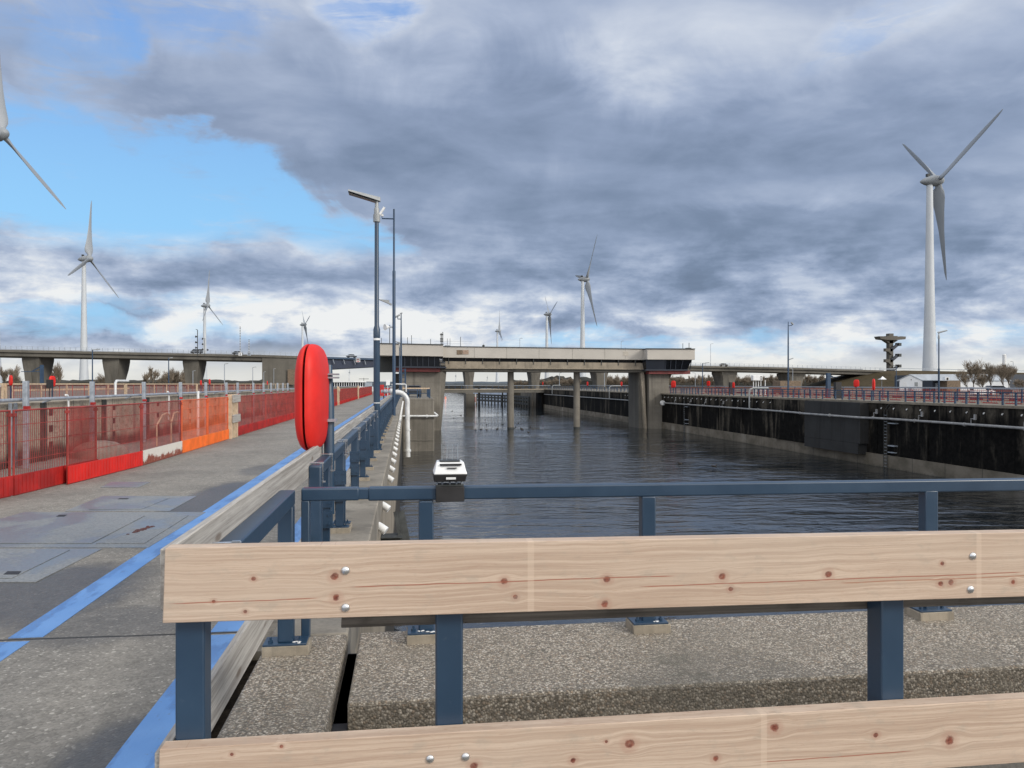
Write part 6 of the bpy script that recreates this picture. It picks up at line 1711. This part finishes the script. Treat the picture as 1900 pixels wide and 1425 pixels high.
far_buoy(1090, RX + 3, 1.75, 1.4, 'tiny red lifebuoy case right of the second bridge column', R(10))
far_buoy(1153, RX + 4, 1.7, 1.3, 'tiny red lifebuoy case below the seventh turbine', R(10))
yy = at_row(1357, RX + 7)
tag(MB().box(RX + 6.8, RX + 7.3, yy, yy + .6, 0, 1.95).build('control_box', M['black'], None), 'black box beside a red lifebuoy case on the right quay', 'box')
yy = at_row(1554, RX + 5)
tag(MB().box(RX + 4.8, RX + 5.5, yy, yy + .5, 0, 1.9).build('control_box', M['black'], None), 'black box right of the thick blue gantry post', 'box')
# lamp near the right edge and camera pole
yy = at_row(1742, RX + .8)
lamp_post('dark blue lamp post with grey head standing before the white house', (RX + .8, yy, .06), 6.15, R(172), detail=False)
d = 102; xx, yy = W(1462.5, d)
t = thing('camera_pole', 'tall slim blue camera pole on the right quay', 'camera pole', (xx, yy, 0))
MB().tube([(xx, yy, 0), (xx, yy, Z(628, d)), (xx, yy, Z(597, d))], [.12, .09, .05], 8).build('pole', M['bluefar'], t, smooth=True)
MB().tube([(xx, yy, Z(604.5, d)), (W(1470, d)[0], yy, Z(604, d)), (W(1470, d)[0], yy, Z(601, d))], .05, 5).build('arm', M['bluefar'], t)
MB().tube([(W(1468, d)[0], yy, Z(598, d)), (W(1472.5, d)[0], yy, Z(602, d))], .11, 6).build('camera', M['lamp'], t)
MB().prism([(xx, Z(667, d)), (W(1472.5, d)[0], Z(664, d)), (W(1472, d)[0], Z(665.4, d)), (W(1464, d)[0], Z(668, d))], yy - .12, yy + .12).build('lamp_head', M['lamp'], t)

# =================================================================== BARE TREES
def bare_tree(seed, h=8.0, spread=.55, levels=5, label='', n0=5, name='bare_tree', cat='tree', dense=1.0, tw=.03):
    rr = random.Random(seed)
    t = thing(name, label, cat, (0, 0, 0))
    tr = MB(); cr_ = MB()
    def grow(p, d, l_, r_, lev):
        pts = [p]; dd = d.copy(); n = 3
        for i in range(n):
            dd = (dd + Vector((rr.uniform(-.16, .16), rr.uniform(-.16, .16), rr.uniform(-.02, .12)))).normalized()
            pts.append(pts[-1] + dd * l_ / n)
        tgt = tr if lev < 2 else cr_
        r1 = max(r_ * .62, tw * .7)
        tgt.tube(pts, [r_ + (r1 - r_) * i / n for i in range(n + 1)], 6 if lev < 2 else 3, cap=False)
        if lev >= levels: return
        kk = n0 if lev == 0 else rr.choice((3, 4)) if lev < levels - 1 else rr.choice((3, 4, 5))
        kk = max(2, int(kk * dense))
        for i in range(kk):
            f_ = rr.uniform(.35, 1.0) if lev else rr.uniform(.25, 1.0)
            q = pts[0].lerp(pts[-1], f_); q = pts[min(n, int(f_ * n))].lerp(pts[min(n, int(f_ * n) + 1)], (f_ * n) % 1)
            a = rr.uniform(0, 2 * math.pi); sp = spread * rr.uniform(.7, 1.4)
            side = Vector((math.cos(a), math.sin(a), 0))
            nd = (dd + side * sp + Vector((0, 0, .15))).normalized()
            grow(q, nd, l_ * rr.uniform(.62, .95), max(tw, r_ * .52), lev + 1)
    grow(Vector((0, 0, -.2)), Vector((0, 0, 1)), h * .30, h * .018, 0)
    tr.build('trunk', M['bark'], t); cr_.build('crown', M['twig'], t)
    return t
M['twig'] = plain('bare twigs', (.20, .165, .125), .9, 0, .25, 1.5)
tp = [(bare_tree(11, 8, .5), [False], 8), (bare_tree(22, 8, .7, n0=6), [False], 8), (bare_tree(33, 8, .38, n0=7), [False], 8), (bare_tree(44, 8, .85, n0=6, dense=1.1), [False], 8)]
tn = tp
tf = [(bare_tree(s_, 8, sp_, n0=n_, tw=.034, dense=dn_), [False], 8) for s_, sp_, n_, dn_ in ((111, .5, 5, 1.0), (122, .7, 6, 1.0), (133, .38, 7, 1.0), (144, .85, 6, 1.15))]
rr = random.Random(77)
def tree(k, px, d, ytop, lab, base=0.0, grp=None, sw=1.0):
    p, u, h = (tn if d < 200 else tf)[k]
    x_, y_ = W(px, d); H_ = Z(ytop, d) - base
    o = place(p, u, (x_, y_, base), rr.uniform(0, 6.28), lab, (H_ / h * sw * .78, H_ / h * sw * .78, H_ / h * 1.0))
    if grp: o['group'] = grp
    elif 'group' in o.keys(): del o['group']
    return o
# left, seen under the viaduct
tree(2, 10, 330, 679, 'thin bare tree at the left edge below the viaduct', -1)
tree(2, 24, 335, 677, 'second thin bare tree from the left edge below the viaduct', -1)
tree(1, 34, 320, 690, 'low dark bare bush tree left of the first flared pier', -1)
tree(2, 89, 330, 676, 'slender bare tree just right of the first flared pier', -1)
tree(0, 100, 335, 673, 'middle one of three slender bare trees right of the first pier', -1)
tree(2, 109, 330, 671, 'tallest slender bare tree left of the second turbine tower', -1, sw=.7)
tree(3, 187, 340, 686, 'bare tree half hidden behind the second flared pier', -1)
tree(0, 284, 325, 670, 'broad bare tree between the second and third flared piers', -1, sw=1.1)
tree(2, 268, 330, 690, 'low bare bush left of the broad bare tree', -1)
for i, px in enumerate((306, 316, 325, 333, 341)):
    tree((3, 1, 2, 3, 1)[i], px, 326 + i * 3, 681 + (i * 3) % 5, ('first', 'second', 'third', 'fourth', 'last')[i] + ' of the dense bare trees left of the third flared pier', -1)
# right tree belt
gT = 'bare trees in the belt behind the viaduct on the right'
for i in range(46):
    px = 1246 + i * 6.4 + rr.uniform(-3, 3)
    if px > 1545: break
    d = rr.uniform(318, 350)
    tree(rr.choice((0, 1, 2, 3)), px, d, 693 + rr.uniform(-4, 4) + (px > 1400) * 1.5, 'bare tree in the brown belt behind the right part of the viaduct', 0, gT)
gS = 'bare trees behind the canal seen under the control bridge'
for i in range(22):
    px = 1122 + i * 3.6 if i < 18 else 1176 + i * 3
    tree(rr.choice((1, 3)), px + rr.uniform(-2, 2), rr.uniform(310, 335), 697 + rr.uniform(-3, 3), 'bare tree behind the far quay between right bridge column and pier', 0, gS)
gS2 = 'low bare trees between the two bridge columns'
for i in range(20):
    px = 955 + i * 6.2
    tree(rr.choice((1, 3)), px, rr.uniform(330, 360), 706.5 - min(8, i * .55) + rr.uniform(-1.5, 1.5), 'low bare tree on the far bank between the two bridge columns', 0, gS2)
# right edge
tree(0, 1806, 150, 662, 'large bare tree left of the brown block', 0, sw=1.35)
tree(1, 1797, 165, 676, 'smaller bare tree behind the large bare tree', 0)
tree(3, 1823, 160, 672, 'bare tree right of the large bare tree', 0)
tree(2, 1838, 155, 670, 'upright bare tree in front of the brown block', 0)
tree(0, 1861, 140, 669, 'thick bare tree in front of the white chimney', 0)
tree(2, 1872, 165, 672, 'bare tree right of the white chimney', 0)
tree(3, 1892, 170, 690, 'low bare tree at the right edge', 0)
